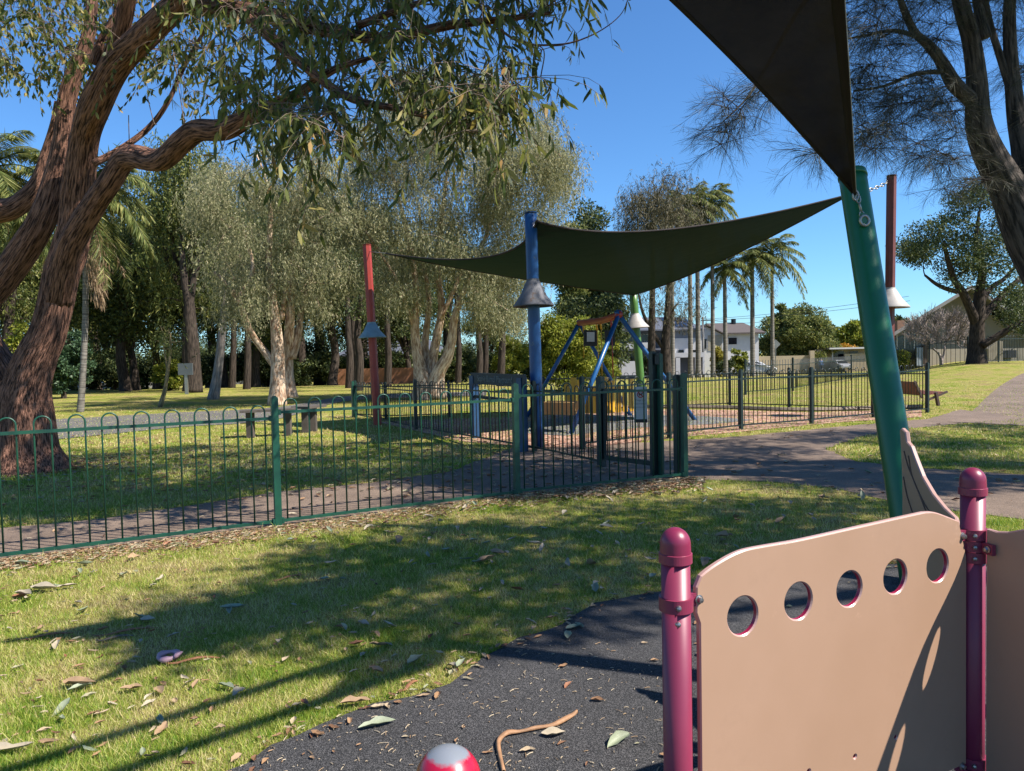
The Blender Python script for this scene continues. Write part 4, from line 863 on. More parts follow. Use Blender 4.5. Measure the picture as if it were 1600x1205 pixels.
slim('thin crooked sapling on the lawn below the palm, left of the notice board', [[(250, 636, 0, .09), (258, 608, 0, .07), (262, 580, 0, .06), (266, 550, 0, .05), (266, 520, 0, .03)], [(262, 580, 0, .045), (258, 555, 0, .035), (254, 535, 0, .02)]], 27, barkmat('yellow sapling bark', (.16, .13, .07), (.34, .28, .16)), [([(245, 500), (285, 500), (290, 550), (240, 550)], 12)], M_lf_mid, 221, per=60, Rd=.45, L=.12, W=.03)
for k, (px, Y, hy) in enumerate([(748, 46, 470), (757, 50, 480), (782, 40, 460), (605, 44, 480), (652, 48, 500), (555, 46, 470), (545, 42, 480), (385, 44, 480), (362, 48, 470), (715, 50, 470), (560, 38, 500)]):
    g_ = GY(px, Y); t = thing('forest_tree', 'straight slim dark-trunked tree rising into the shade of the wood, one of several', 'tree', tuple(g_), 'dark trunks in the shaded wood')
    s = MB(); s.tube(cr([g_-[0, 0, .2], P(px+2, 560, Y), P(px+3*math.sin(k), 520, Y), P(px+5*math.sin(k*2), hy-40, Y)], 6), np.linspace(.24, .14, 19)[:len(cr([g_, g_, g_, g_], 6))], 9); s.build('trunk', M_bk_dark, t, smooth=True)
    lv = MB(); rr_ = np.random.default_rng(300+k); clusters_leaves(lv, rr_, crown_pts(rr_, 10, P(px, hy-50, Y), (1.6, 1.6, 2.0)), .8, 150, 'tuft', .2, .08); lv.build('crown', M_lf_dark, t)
# shrubs
def shrub(name, label, px, top, Y, wpx, leaf, seed, n=40, per=220, L=.16, W=.08, kind='tuft', cat='shrub', Rd=None, group=None, base=None):
    g_ = GY(px, Y); H = P(px, top, Y)[2]-g_[2]; w_ = wpx/2*Y/F; r = np.random.default_rng(seed)
    t = thing(name, label, cat, tuple(g_), group); T = crown_pts(r, n, g_+[0, 0, H*.5], (w_*.85, w_*.85, H*.45)); T = T[T[:, 2] > g_[2]+.1]
    s = MB(); skeleton(s, r, [(np.array([g_-[0, 0, .1], g_+[0, 0, H*.2], g_+[0, 0, H*.4]]), np.array([.12, .1, .08]))], T, .02, kseg=4); s.tube([g_-[0, 0, .2], g_+[0, 0, H*.4]], [.14, .08], 8); s.build('stems', M_bk_dark, t)
    lv = MB(); clusters_leaves(lv, r, T, Rd or max(.25, min(w_, H)*.26), per, kind, L, W); lv.build('foliage', leaf, t); return t
shrub('conifer_shrub', 'blue-green feathery shrub behind the gum tree trunk on the left lawn', 100, 505, 36, 85, M_lf_conif, 401, 60, 300)
shrub('green_shrub', 'bright green young foliage in the fork of the gum tree', 35, 500, 24, 40, M_lf_light, 402, 24, 160, .12, .06)
shrub('green_shrub', 'lime green bush left of the notice board in the wood', 265, 560, 44, 55, M_lf_light, 403, 30, 200)
hl_ = 'dense dark understorey shrub along the back of the shaded wood'
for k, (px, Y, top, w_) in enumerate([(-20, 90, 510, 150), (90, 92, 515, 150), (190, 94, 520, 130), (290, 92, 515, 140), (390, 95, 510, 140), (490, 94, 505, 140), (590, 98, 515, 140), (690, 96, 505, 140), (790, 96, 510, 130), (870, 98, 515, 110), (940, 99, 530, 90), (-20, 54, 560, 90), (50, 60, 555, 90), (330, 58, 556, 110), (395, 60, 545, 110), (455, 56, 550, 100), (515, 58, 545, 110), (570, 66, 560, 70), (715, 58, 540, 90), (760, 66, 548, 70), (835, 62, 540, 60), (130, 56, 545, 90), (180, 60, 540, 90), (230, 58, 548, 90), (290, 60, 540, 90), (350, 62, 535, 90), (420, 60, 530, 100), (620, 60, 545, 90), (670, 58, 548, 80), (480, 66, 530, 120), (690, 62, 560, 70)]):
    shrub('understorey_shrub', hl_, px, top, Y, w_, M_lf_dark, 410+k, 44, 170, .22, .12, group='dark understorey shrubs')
shrub('small_tree', 'rounded yellow-green small tree between the blue pole and the swing', 885, 476, 33, 120, M_lf_light, 440, 110, 330, .15, .06, cat='tree')
shrub('small_tree', 'small bright green tree just behind the right leg of the swing', 950, 530, 36, 45, M_lf_light, 441, 30, 220, .15, .06, cat='tree')
shrub('small_tree', 'low light green tree above the white car, left of the blue pole', 800, 520, 48, 70, M_lf_light, 442, 50, 220, .18, .08, cat='tree')
shrub('dark_tree', 'dense dark green tree rising above the shade sail left of centre', 922, 292, 60, 84, M_lf_dark, 443, 120, 300, .3, .14, cat='tree', Rd=1.3)
shrub('green_tree', 'brighter green tree in front of the dense dark tree above the sail', 900, 338, 55, 44, M_lf_mid, 444, 70, 260, .3, .1, cat='tree', Rd=1.0)
shrub('dark_tree', 'dark wide tree in shade just under the left half of the sail', 925, 440, 52, 110, M_lf_dark, 445, 90, 260, .26, .12, cat='tree', Rd=1.2)
shrub('dark_tree', 'thin dark sparse tree between the dark tree and the casuarina above the sail', 965, 325, 58, 36, M_lf_dark, 446, 26, 120, .26, .1, cat='tree', Rd=.9)
# casuarina group behind the sail
r = np.random.default_rng(51)
slim('wispy brown-green casuarina with a dark trunk right of the rear sail corner', [[(1018, 590, 0, .3), (1018, 540, 0, .24), (1019, 480, 0, .2), (1020, 400, 0, .14), (1022, 330, 0, .08), (1040, 275, 0, .03)]], 46, M_bk_dark, [([(975, 330), (990, 300), (1020, 290), (1045, 262), (1065, 275), (1062, 340), (1060, 380), (985, 370)], 70), ([(990, 440), (1060, 440), (1050, 500), (1000, 470)], 8)], M_lf_cas, 501, per=240, Rd=.9, L=.3, W=.03, name='casuarina')
slim('dark many-branched casuarina between the first palms, with bare low limbs', [[(1041, 590, 0, .4), (1040, 540, 0, .3), (1043, 490, 0, .22), (1046, 430, 0, .15), (1050, 370, 0, .08)], [(1038, 545, 0, .18), (1020, 520, 0, .13), (1005, 490, 0, .1), (998, 460, 0, .06)], [(1040, 515, 0, .13), (1048, 490, 0, .09), (1058, 475, 0, .05)]], 47, M_bk_dark, [([(1050, 440), (1090, 440), (1085, 500), (1055, 500)], 10), ([(1040, 320), (1100, 320), (1100, 380), (1040, 380)], 30)], M_lf_cas, 511, per=150, Rd=.8, L=.3, W=.03, name='casuarina')
# ---------------- palms
def frond(mb, r, o, az, L, up, droop, nleaf, ll, lw, tw=0.5):
    t = np.linspace(0, 1, 9); hx = L*(t*math.cos(up)+0*t); p = np.zeros((9, 3)); rad_ = L*(t-.25*t**2*droop)*math.cos(up*.7); z = L*(t*math.sin(up)-droop*t**2.1)
    p[:, 0] = math.cos(az)*rad_; p[:, 1] = math.sin(az)*rad_; p[:, 2] = z; p += o; T_ = unit(np.gradient(p, axis=0)); side = np.array([-math.sin(az), math.cos(az), 0])
    q = np.linspace(.12, .99, nleaf); i0 = q*8; i1 = np.clip(i0.astype(int), 0, 7); f_ = (i0-i1)[:, None]; pp = p[i1]*(1-f_)+p[i1+1]*f_; tt = T_[i1]*(1-f_)+T_[i1+1]*f_
    env = (np.sin(np.clip(q, .0, 1)*math.pi*.93+.12)**.6)
    for sg_ in (-1, 1):
        d = side*sg_*.85+tt*.6+np.array([0, 0, -.55])+r.normal(0, .16, (nleaf, 3)); leaf_quads(mb, pp, d, np.array([0, 0, 1.])+r.normal(0, .3, (nleaf, 3)), ll*env*(.8+.4*r.random(nleaf)), lw, .35)
    return p
def palm(label, base, H, r0, nfr, L, seed, leaf=M_lf_palm, nleaf=46, ll=.6, lw=.05, group=None, lean=(0, 0), dead=True):
    r = np.random.default_rng(seed); t = thing('palm_tree', label, 'palm tree', tuple(base), group); base = np.asarray(base, float)
    top = base+[lean[0], lean[1], H]; s = MB(); tt = np.linspace(0, 1, 40)[:, None]; p = base*(1-tt)+top*tt-[0, 0, .1]*(1-tt); p[:, :2] += np.outer(np.sin(tt[:, 0]*3.1), [lean[0]*.3, lean[1]*.3]); rr = r0*(1.25-.35*tt[:, 0]+.25*np.exp(-tt[:, 0]*18)+.03*np.sin(tt[:, 0]*160))
    s.tube(p, rr, 12); s.build('trunk', M_bk_palm, t, smooth=True)
    s = MB(); s.lathe(top, [(r0*.9, -.3), (r0*1.35, .1), (r0*1.1, .5), (r0*.4, 1.0)], 10); s.build('crownshaft', M_lf_mid, t, smooth=True)
    lf = MB(); rc2 = MB()
    for k in range(nfr):
        q = k/nfr; az = k*2.4+r.random()*.4; up = 1.25-1.5*q+r.normal(0, .1); pr_ = frond(lf, r, top+[0, 0, .55-.4*q], az, L*(.85+.25*r.random()), up, .42+.5*q*.8+r.random()*.12, nleaf, ll, lw); rc2.tube(pr_, np.linspace(.035, .008, 9), 4, cap=False)
    lf.build('fronds', leaf, t); rc2.build('frond_stems', M_lf_mid, t)
    if dead:
        lf = MB(); 
        for k in range(2): frond(lf, r, top+[0, 0, .1], 1.+k*2.9, L*.7, -1.1, .35, 24, ll*.6, lw)
        lf.build('dead_frond', M_straw, t)
    return t
pal = [(1051, 584, 330, 'first palm from the left, its grey trunk beside the dark casuarina'), (1079, 584, 318, 'second palm from the left, with a pale green-stained trunk'), (1091, 588, 352, 'third palm from the left, with a swollen grey crown base'), (1114, 586, 312, 'tall palm with its crown above the sail edge, right of the power pole'),
       (1134, 586, 415, 'dark-trunked palm whose crown hides behind the sail edge'), (1176, 585, 402, 'palm with a dead frond hanging beside its trunk, over the white car'), (1207, 582, 395, 'rightmost palm, with the fullest arching crown against the sky')]
for k, (px, by, ty, lb) in enumerate(pal):
    Yp = 51+.7*k; b_ = GY(px, Yp); tp_ = P(px-2+(1 if k > 4 else 0), ty, Yp); palm(lb, b_, tp_[2]-b_[2]-.5,   .13+.012*(k % 3), 22, 2.5 if k < 5 else 3.2, 600+k, nleaf=66, ll=.75, lw=.06, group='row of palms beyond the far fence', lean=(tp_[0]-b_[0], 0))
b_ = GY(125, 25); palm('slim palm with a straight ringed trunk and hanging brown frond, right of the gum tree', b_, P(140, 315, 25)[2]-b_[2], .085, 34, 2.9, 620, nleaf=100, ll=.75, lw=.04, lean=(.42, 0))
s = MB(); rr_ = np.random.default_rng(9); tdead = [o for o in COL.objects if o.name.startswith('palm_tree')][-1]
top = P(140, 330, 24.6); n_ = 1500; tt = rr_.random((n_, 1)); c_ = top*(1-tt)+P(157, 470, 24.6)*tt; wd_ = .09+.22*np.sin(tt*math.pi); leaf_quads(s, c_+rr_.normal(0, 1, (n_, 3))*wd_*.5, np.array([.05, 0, -1])+rr_.normal(0, .18, (n_, 3)), rr_.normal(0, 1, (n_, 3)), .35, .025); s.build('dead_frond', M_straw, tdead)
b_ = GY(20, 23.5); palm('palm with a full drooping crown at the far left edge behind the gum tree', b_, P(30, 290, 23.5)[2]-b_[2], .12, 30, 3.2, 630, nleaf=100, ll=.7, lw=.035, lean=(-.75, 0))
# ---------------- foreground casuarina on the right
tc_ = thing('casuarina', 'large grey-barked casuarina with rising stems and needle sprays at the right edge', 'tree', (6.6, 8.6, 0))
Bq = GY(1730, 8.4)
C_ = [[(1735, 900, 8.4, .42), (1700, 640, 8.4, .32), (1650, 470, 8.4, .29), (1606, 370, 8.4, .27), (1576, 300, 8.4, .22), (1545, 240, 8.3, .18), (1529, 190, 8.2, .15), (1526, 130, 8.1, .115), (1516, 60, 8, .10), (1500, 0, 7.9, .09), (1485, -80, 7.8, .07)],
      [(1612, 350, 8.4, .20), (1600, 250, 8.5, .15), (1588, 180, 8.6, .12), (1580, 100, 8.6, .085), (1577, 30, 8.6, .075), (1580, -60, 8.6, .06)],
      [(1592, 180, 8.6, .06), (1568, 105, 8.6, .05), (1548, 40, 8.6, .04), (1535, -30, 8.6, .03)],
      [(1530, 170, 8.2, .10), (1512, 152, 8.1, .09), (1490, 130, 8, .085), (1472, 98, 7.9, .07), (1452, 72, 7.8, .06), (1430, 52, 7.7, .045), (1414, 20, 7.6, .04), (1400, -20, 7.5, .03)],
      [(1470, 112, 7.9, .035), (1430, 116, 7.7, .025), (1380, 135, 7.5, .018), (1335, 142, 7.3, .01)],
      [(1430, 56, 7.7, .03), (1395, 48, 7.5, .022), (1350, 56, 7.3, .015), (1318, 62, 7.1, .01)],
      [(1540, 60, 8, .07), (1530, 20, 8, .06), (1522, -40, 8, .05)],
      [(1330, -60, 7.6, .03), (1260, 0, 7.2, .025), (1200, 100, 7, .018), (1170, 150, 6.9, .012), (1130, 190, 6.8, .007)]]
limbs = []; s = MB()
for i, E in enumerate(C_):
    pts, rd = px_path(E); q = cr(np.column_stack([pts, np.array(rd)*.82]), 7); s2 = MB(); s2.tube(q[:, :3], q[:, 3], 28 if i < 2 else 14, disp=ridge(50+i, .05)); s2.build('trunk' if i == 0 else 'limb', M_bk_cas, tc_, smooth=True); limbs.append((q[:, :3], q[:, 3]))
r = np.random.default_rng(61)
Tn = np.vstack([fill_poly(r, p, n, a, b) for p, n, a, b in [([(1318, 0), (1480, 0), (1500, 120), (1490, 190), (1400, 215), (1330, 200)], 64, 6.8, 8.6), ([(1318, -60), (1620, -60), (1620, 10), (1318, 10)], 30, 7, 9), ([(1440, 180), (1500, 190), (1490, 260), (1430, 250)], 12, 7.2, 8), ([(1330, 200), (1400, 205), (1370, 240), (1335, 225)], 7, 6.8, 7.6),
     ([(1530, 20), (1610, 20), (1610, 130), (1540, 120)], 10, 8.8, 10), ([(1600, 100), (1640, 100), (1640, 200), (1600, 200)], 4, 8, 9), ([(1450, 290), (1530, 275), (1560, 290), (1480, 305)], 5, 7.6, 8.2),
     ([(1095, 170), (1200, 110), (1205, 160), (1170, 200), (1150, 240), (1115, 250), (1095, 230)], 12, 6.6, 7.1), ([(1245, 238), (1280, 232), (1285, 245)], 3, 6.8, 7.0)]])
skeleton(s, r, limbs, Tn, .009, kseg=4, wig=.2, tip=.003); 
nd_ = MB()
def needle_sprays(mb, tw, r, C, strands, per, ln):
    for c in C:
        for k in range(strands):
            d0 = unit(np.array([r.normal(0, .9)-.25, r.normal(0, .9), r.normal(0, .4)-.35])); e = c+d0*ln*(.5+r.random()); mid = (c+e)/2+[0, 0, .05]+r.normal(0, .04, 3); t = np.linspace(0, 1, 5)[:, None]
            p = c*(1-t)**2+2*mid*t*(1-t)+e*t*t; tw.tube(p, np.linspace(.0035, .0015, 5), 3, cap=False)
            tt = r.random((per, 1))**.7; pos = c*(1-tt)**2+2*mid*tt*(1-tt)+e*tt*tt; d = d0*.9+r.normal(0, .5, (per, 3))+[0, 0, -.25]
            LL = .10+.12*r.random(per); leaf_quads(mb, pos, d, r.normal(0, 1, (per, 3)), LL, .0022, .5)
needle_sprays(nd_, s, r, Tn, 10, 32, .32)
s.build('branches', M_bk_cas, tc_, smooth=True); nd_.build('needles', leafmat('dark casuarina needles', [(0, (.02, .028, .016)), (.7, (.05, .058, .03)), (1, (.13, .12, .06))], .12, .6), tc_)
# ---------------- broad tree on the rise at right
r = np.random.default_rng(71); Yr = 43
tree('broad_tree', 'broad-crowned tree with thick forking limbs on the rise at the right', 'tree', GY(1525, Yr),
     [pxl([(1526, 572, 0, .6), (1526, 545, 0, .46), (1527, 510, 0, .38), (1529, 480, 0, .34), (1532, 450, 0, .26), (1534, 420, 0, .2), (1525, 380, 0, .14), (1530, 330, 0, .07)], Yr), pxl([(1525, 505, 0, .3), (1515, 480, -.3, .24), (1503, 455, -.6, .22), (1492, 440, -.8, .18), (1482, 410, -1, .14), (1475, 380, -1, .08)], Yr),
      pxl([(1495, 456, -.8, .14), (1475, 450, -1, .12), (1460, 442, -1, .1), (1445, 430, -1, .06)], Yr), pxl([(1530, 500, .2, .26), (1545, 485, .4, .22), (1560, 468, .5, .2), (1580, 448, .6, .16), (1600, 428, .6, .1)], Yr), pxl([(1531, 475, .2, .2), (1548, 450, .5, .16), (1570, 435, .6, .12), (1600, 400, .6, .06)], Yr), pxl([(1535, 540, -.5, .22), (1560, 525, -.6, .2), (1585, 510, -.8, .18), (1620, 490, -1, .12)], Yr)],
     poly_targets(r, [([(1408, 360), (1440, 380), (1480, 330), (1500, 290), (1560, 270), (1620, 280), (1640, 380), (1600, 420), (1540, 420), (1470, 425), (1420, 415)], 125), ([(1480, 420), (1600, 420), (1600, 465), (1545, 455), (1480, 450)], 16), ([(1405, 360), (1440, 350), (1450, 400), (1415, 410)], 16), ([(1560, 460), (1640, 440), (1640, 530), (1580, 520)], 30)], Yr, 3.0),
     M_lf_dark, M_bk_dark, .03, seed=72, per=170, Rd=.8, L=.19, W=.07, kind='tuft', tip=.015)
# bare frangipani
r = np.random.default_rng(81); Yf = 47; b_ = GY(1471, Yf); t = thing('bare_frangipani', 'leafless grey frangipani with a dome of bare twigs in front of the gabled house', 'tree', tuple(b_)); s = MB(); 
lm = []
for E in ([(1471, 574, .12), (1470, 560, .1), (1466, 552, .07), (1458, 545, .06)], [(1471, 568, .08), (1475, 552, .07), (1476, 542, .06)]):
    pts = [P(a, b, Yf) for a, b, _ in E]; q = cr(np.column_stack([pts, [e[2] for e in E]]), 5); s.tube(q[:, :3], q[:, 3], 8); lm.append((q[:, :3], q[:, 3]))
T = fill_poly(r, [(1418, 535), (1425, 510), (1450, 495), (1480, 492), (1510, 500), (1520, 525), (1510, 545), (1480, 535), (1450, 540)], 130, Yf-2, Yf+2); skeleton(s, r, lm, T, .02, kseg=3, wig=.04, tip=.016)
for q in T:
    o_ = unit(q-(P(1471, 560, Yf)))
    for k in range(11): d_ = unit(o_+r.normal(0, .55, 3)); s.tube([q, q+d_*.3+[0, 0, .05], q+d_*(.45+.35*r.random())+[0, 0, .14]], [.014, .012, .009], 3, cap=False)
s.build('trunk_and_twigs', paint('grey frangipani bark', (.46, .37, .33), .8, .3, 5, .1), t, smooth=True)
# street-side shrubs and far trees
shrub('broadleaf_tree', 'big rounded olive broadleaf tree over the tan wall, right of the palms', 1245, 476, 94, 128, M_lf_mid, 701, 150, 320, .34, .16, cat='tree', Rd=1.15)
shrub('yellow_shrub', 'yellow-leaved shrub by the power pole in front of the brown-roofed house', 1124, 536, 76, 24, M_lf_yel, 702, 20, 200, .22, .12)
shrub('green_shrub', 'lime green hedge shrub in front of the brown-roofed house', 1156, 541, 77, 34, M_lf_light, 703, 24, 200, .22, .12)
shrub('green_shrub', 'dark rounded shrub left of the white car', 1132, 556, 72, 34, M_lf_dark, 704, 26, 200, .22, .12)
shrub('green_shrub', 'dark shrub in the garden of the grey house', 1011, 552, 74, 20, M_lf_dark, 705, 14, 160, .2, .1)
shrub('green_shrub', 'small light shrub beside the leaning green pole in front of the gabled house', 1409, 545, 48, 22, M_lf_light, 706, 14, 160, .14, .06)
for k, (px, top, Y, w_, mm_, lb) in enumerate([(1292, 508, 115, 60, M_lf_mid, 'distant green tree behind the low tan building, left of it'), (1335, 500, 110, 70, M_lf_light, 'distant yellow-green tree beside the leaning green pole'), (1365, 505, 118, 70, M_lf_dark, 'distant dark tree behind the leaning green pole'), (1408, 488, 100, 44, M_lf_dark, 'distant tree beside the maroon pole above the house gutter'), (1262, 500, 120, 50, M_lf_dark, 'distant dark tree behind the rounded broadleaf tree'), (1228, 462, 96, 44, M_lf_mid, 'loose tall tree behind the rightmost palm')]):
    shrub('distant_tree', lb, px, top, Y, w_, mm_, 720+k, 60, 200, .5, .25, cat='tree')
shrub('hedge', 'dark green hedge trees behind the stone wall at the right edge', 1590, 455, 60, 110, M_lf_dark, 740, 90, 220, .3, .14, cat='hedge', Rd=1.0)
shrub('hedge', 'dark hedge mass beyond the right edge behind the broad tree', 1660, 470, 62, 120, M_lf_dark, 741, 60, 220, .3, .14, cat='hedge', Rd=1.0)

# ================================================================== HOUSES AND STREET
M_wallw = paint('white weatherboard', (.62, .61, .6), .7, .1, 2, .05); M_wallg = paint('blue grey render', (.17, .20, .25), .8, .15, 2, .05); M_roofg = paint('grey roof', (.12, .13, .16), .6, .2, 3); M_solar = paint('solar panel', (.02, .03, .07), .15, .2, 1)
M_roofb = paint('brown tile roof', (.12, .095, .085), .8, .3, 6, .3); M_glass = paint('dark window', (.012, .014, .018), .1, .2, 2, 0); M_tanw = paint('tan rendered wall', (.47, .38, .25), .85, .12, 1.5, .1); M_garage = paint('grey garage door', (.12, .12, .12), .6, .1)
def bx3(name, m, par, x0, x1, y0, y1, z0, z1): s = MB(); s.box(((x0+x1)/2, (y0+y1)/2, (z0+z1)/2), (x1-x0, y1-y0, z1-z0)); return s.build(name, m, par)
def rect(px0, py0, px1, py1, Y):
    a = P(px0, py0, Y); b = P(px1, py1, Y); c = P((px0+px1)/2, (py0+py1)/2, Y); return a[0], b[0], b[2], a[2]
def wall(name, m, par, px0, py0, px1, py1, Y, depth=.1, proud=0.):
    x0, x1, z0, z1 = rect(px0, py0, px1, py1, Y); return bx3(name, m, par, x0, x1, Y-proud, Y+depth, z0, z1)
def window(par, px0, py0, px1, py1, Y, frame=True):
    f_ = wall('window', M_wallw, par, px0-.8, py0-.8, px1+.8, py1+.8, Y, .06, .05); o = wall('pane', M_glass, par, px0, py0, px1, py1, Y, .0, .07); o.parent = f_
    me = o.data; v = [q.co.copy() for q in me.vertices]; return f_
Yh = 80.
h1 = thing('grey_house', 'two-storey grey and white house with a solar-panelled roof behind the palms', 'house', tuple(GY(1030, Yh)))
gz = float(gh(17, Yh))
x0, x1, zt, _ = rect(967, 520, 1036, 520, Yh); bx3('left_wing', M_wallg, h1, x0, x1, Yh, Yh+8, gz-.2, P(1000, 519, Yh)[2])
x0, x1, _, _ = rect(1036, 520, 1088, 520, Yh); bx3('wall', M_wallw, h1, x0, x1, Yh-1.2, Yh+8, gz-.2, P(1060, 529, Yh)[2]); bx3('upper_wall', M_wallg, h1, x0+.02, x1-.02, Yh-1.15, Yh+8, P(1060, 529, Yh)[2], P(1060, 515, Yh)[2])
def hip(name, m, par, X0, X1, Y0, Y1, ze, zr, ov=.5, inset=None):
    X0 -= ov; X1 += ov; Y0 -= ov; Y1 += ov; i = inset if inset is not None else (Y1-Y0)/2; ym = (Y0+Y1)/2; i = min(i, (X1-X0)/2-.1)
    V = np.array([[X0, Y0, ze], [X1, Y0, ze], [X1, Y1, ze], [X0, Y1, ze], [X0+i, ym, zr], [X1-i, ym, zr], [X0, Y0, ze-.15], [X1, Y0, ze-.15], [X1, Y1, ze-.15], [X0, Y1, ze-.15]])
    s = MB(); s.add(V, [np.array([[0, 1, 5, 4], [2, 3, 4, 5], [0, 6, 7, 1], [1, 7, 8, 2], [2, 8, 9, 3], [3, 9, 6, 0], [6, 9, 8, 7]]), np.array([[1, 2, 5], [3, 0, 4]])]); return s.build(name, m, par)
zr = P(1030, 496, Yh+4)[2]; ze = P(1060, 515, Yh)[2]; rf = hip('roof', M_roofg, h1, P(975, 500, Yh)[0], x1, Yh-1.2, Yh+8, ze, zr, .6, 2.2)
s = MB(); X0, X1 = P(1033, 0, Yh)[0], P(1075, 0, Yh)[0]
for k in range(6):
    for j in range(2):
        xa = X0+(X1-X0)*k/6+.06; xb = X0+(X1-X0)*(k+1)/6-.06; ta, tb_ = (.1+.42*j), (.1+.42*(j+1)-.03); ya_, yb_ = Yh-1.8+5.2*ta, Yh-1.8+5.2*tb_; za_, zb_ = ze+(zr-ze)*ta+.06, ze+(zr-ze)*tb_+.06
        s.quad([xa, ya_, za_], [xb, ya_, za_], [xb, yb_, zb_], [xa, yb_, zb_])
o = s.build('solar_panel', M_solar, rf)
for q in ((1003, 523, 1012, 533), (979, 525, 988, 534), (983, 551, 992, 564)): window(h1, *q, Yh)
window(h1, 1059.5, 547, 1068, 552, Yh-1.2); window(h1, 1079, 547, 1087, 552, Yh-1.2)
wall('balcony', M_wallw, h1, 975, 536, 1022, 545, Yh-1.6, .12); wall('floor_band', M_roofg, h1, 967, 545.5, 1034, 547, Yh-1.6, 1.5)
s = MB(); x0, x1, z0, z1 = rect(1033, 553, 1101, 590, Yh-5)
wall('garage_fascia', M_wallw, h1, 1033, 552, 1101, 558, Yh-5, 5)
for q in ((1033, 1035.5), (1056, 1063), (1086, 1090), (1098, 1101)): wall('garage_pier', M_wallw, h1, q[0], 558, q[1], 586, Yh-5, 4)
wall('garage_door', M_garage, h1, 1035.5, 558, 1056, 586, Yh-4.2, .1); wall('garage_door', M_garage, h1, 1063, 558, 1086, 586, Yh-4.2, .1)
tag(wall('garden_wall', M_wallw, None, 971, 565, 1003, 586, Yh-7, .3), 'white garden wall in front of the grey house', 'wall')
h2 = thing('brown_roof_house', 'white two-storey house with a brown tiled roof and a small front gable', 'house', tuple(GY(1140, 84.)))
Y2 = 84.; x0, x1, z0, z1 = rect(1114, 520, 1186, 590, Y2); bx3('wall', M_wallw, h2, x0, x1, Y2, Y2+9, gz-.3, P(1150, 520, Y2)[2]); hip('roof', M_roofb, h2, x0, x1, Y2, Y2+9, P(1150, 520, Y2)[2], P(1150, 504.5, Y2+4.5)[2], .6, 1.0)
x0, x1, z0, z1 = rect(1083, 524, 1132, 590, Y2-3)
s = MB(); ap = P(1103, 510, Y2-3); e0 = P(1082, 525, Y2-3); e1_ = P(1133, 523, Y2-3); g0 = float(gh(25, Y2))
bx3('front_wing', M_wallw, h2, x0, x1, Y2-3, Y2, g0-.2, e0[2]); s.add(np.array([[x0, Y2-3, e0[2]], [x1, Y2-3, e0[2]], [ap[0], Y2-3, ap[2]], [x0, Y2, e0[2]], [x1, Y2, e0[2]], [ap[0], Y2, ap[2]]]), [np.array([[0, 1, 2], [3, 5, 4]])]); s.build('gable_wall', M_wallw, h2)
s = MB(); 
for xa, za, xb, zb in ((x0-.4, e0[2]-.15, ap[0], ap[2]+.1), (ap[0], ap[2]+.1, x1+.4, e0[2]-.15)): s.add(np.array([[xa, Y2-3.4, za], [xb, Y2-3.4, zb], [xb, Y2+2, zb], [xa, Y2+2, za]]+[[xa, Y2-3.4, za+.12], [xb, Y2-3.4, zb+.12], [xb, Y2+2, zb+.12], [xa, Y2+2, za+.12]]), [[0, 3, 2, 1], [4, 5, 6, 7], [0, 1, 5, 4], [1, 2, 6, 5], [2, 3, 7, 6], [3, 0, 4, 7]])
s.build('gable_roof', M_roofb, h2); window(h2, 1138, 528, 1151, 538, Y2); window(h2, 1100, 530, 1104, 545, Y2-3); wall('porch', paint('beige porch', (.4, .36, .28), .8), h2, 1106, 524, 1128, 548, Y2-3, .05, .06)
s = MB(); q = P(1146, 503, Y2+4); s.tube([q-[0, 0, .6], q+[0, 0, .35]], .3, 10); s.build('roof_vent', M_glass, h2)
# tan wall and low building
tag(wall('tan_wall', M_tanw, None, 1186, 557, 1272, 590, 86, .3), 'long tan rendered boundary wall behind the white car', 'wall')
tag(wall('tan_wall', M_tanw, None, 1266, 548, 1273, 592, 85.6, .4), 'tan end pillar of the boundary wall, left of the standing person', 'pillar')
h3 = thing('low_tan_building', 'low tan building with an open dark garage, half hidden by the leaning green pole', 'building', tuple(GY(1310, 92.)))
x0, x1, z0, z1 = rect(1273, 545, 1360, 592, 92); bx3('wall', M_tanw, h3, x0, x1, 92, 97, gz-.4, P(1300, 546, 92)[2]); bx3('flat_roof', M_wallw, h3, x0+1.2, x1+.4, 90.5, 97.2, P(1300, 546, 92)[2], P(1300, 543.5, 92)[2])
wall('garage_shade_panel', M_glass, h3, 1302, 549, 1318, 575, 92, .1, .05); wall('garage_shade_panel', M_glass, h3, 1328, 549, 1340, 553, 92, .1, .05); wall('front_wall', M_tanw, h3, 1320, 553, 1360, 592, 91, .2)  # dark panels stand in for the shade inside the garage
wall('front_pier', M_wallw, h3, 1300, 548, 1302, 592, 91.5, .3)
shrub('flowering_vine', 'orange flowering vine spilling over the roof of the low tan building', 1320, 536, 95, 62, leafmat('orange flowers', [(0, (.5, .2, .02)), (.6, (.6, .34, .04)), (1, (.25, .28, .04))], .3), 750, 34, 120, .3, .2, Rd=.6)
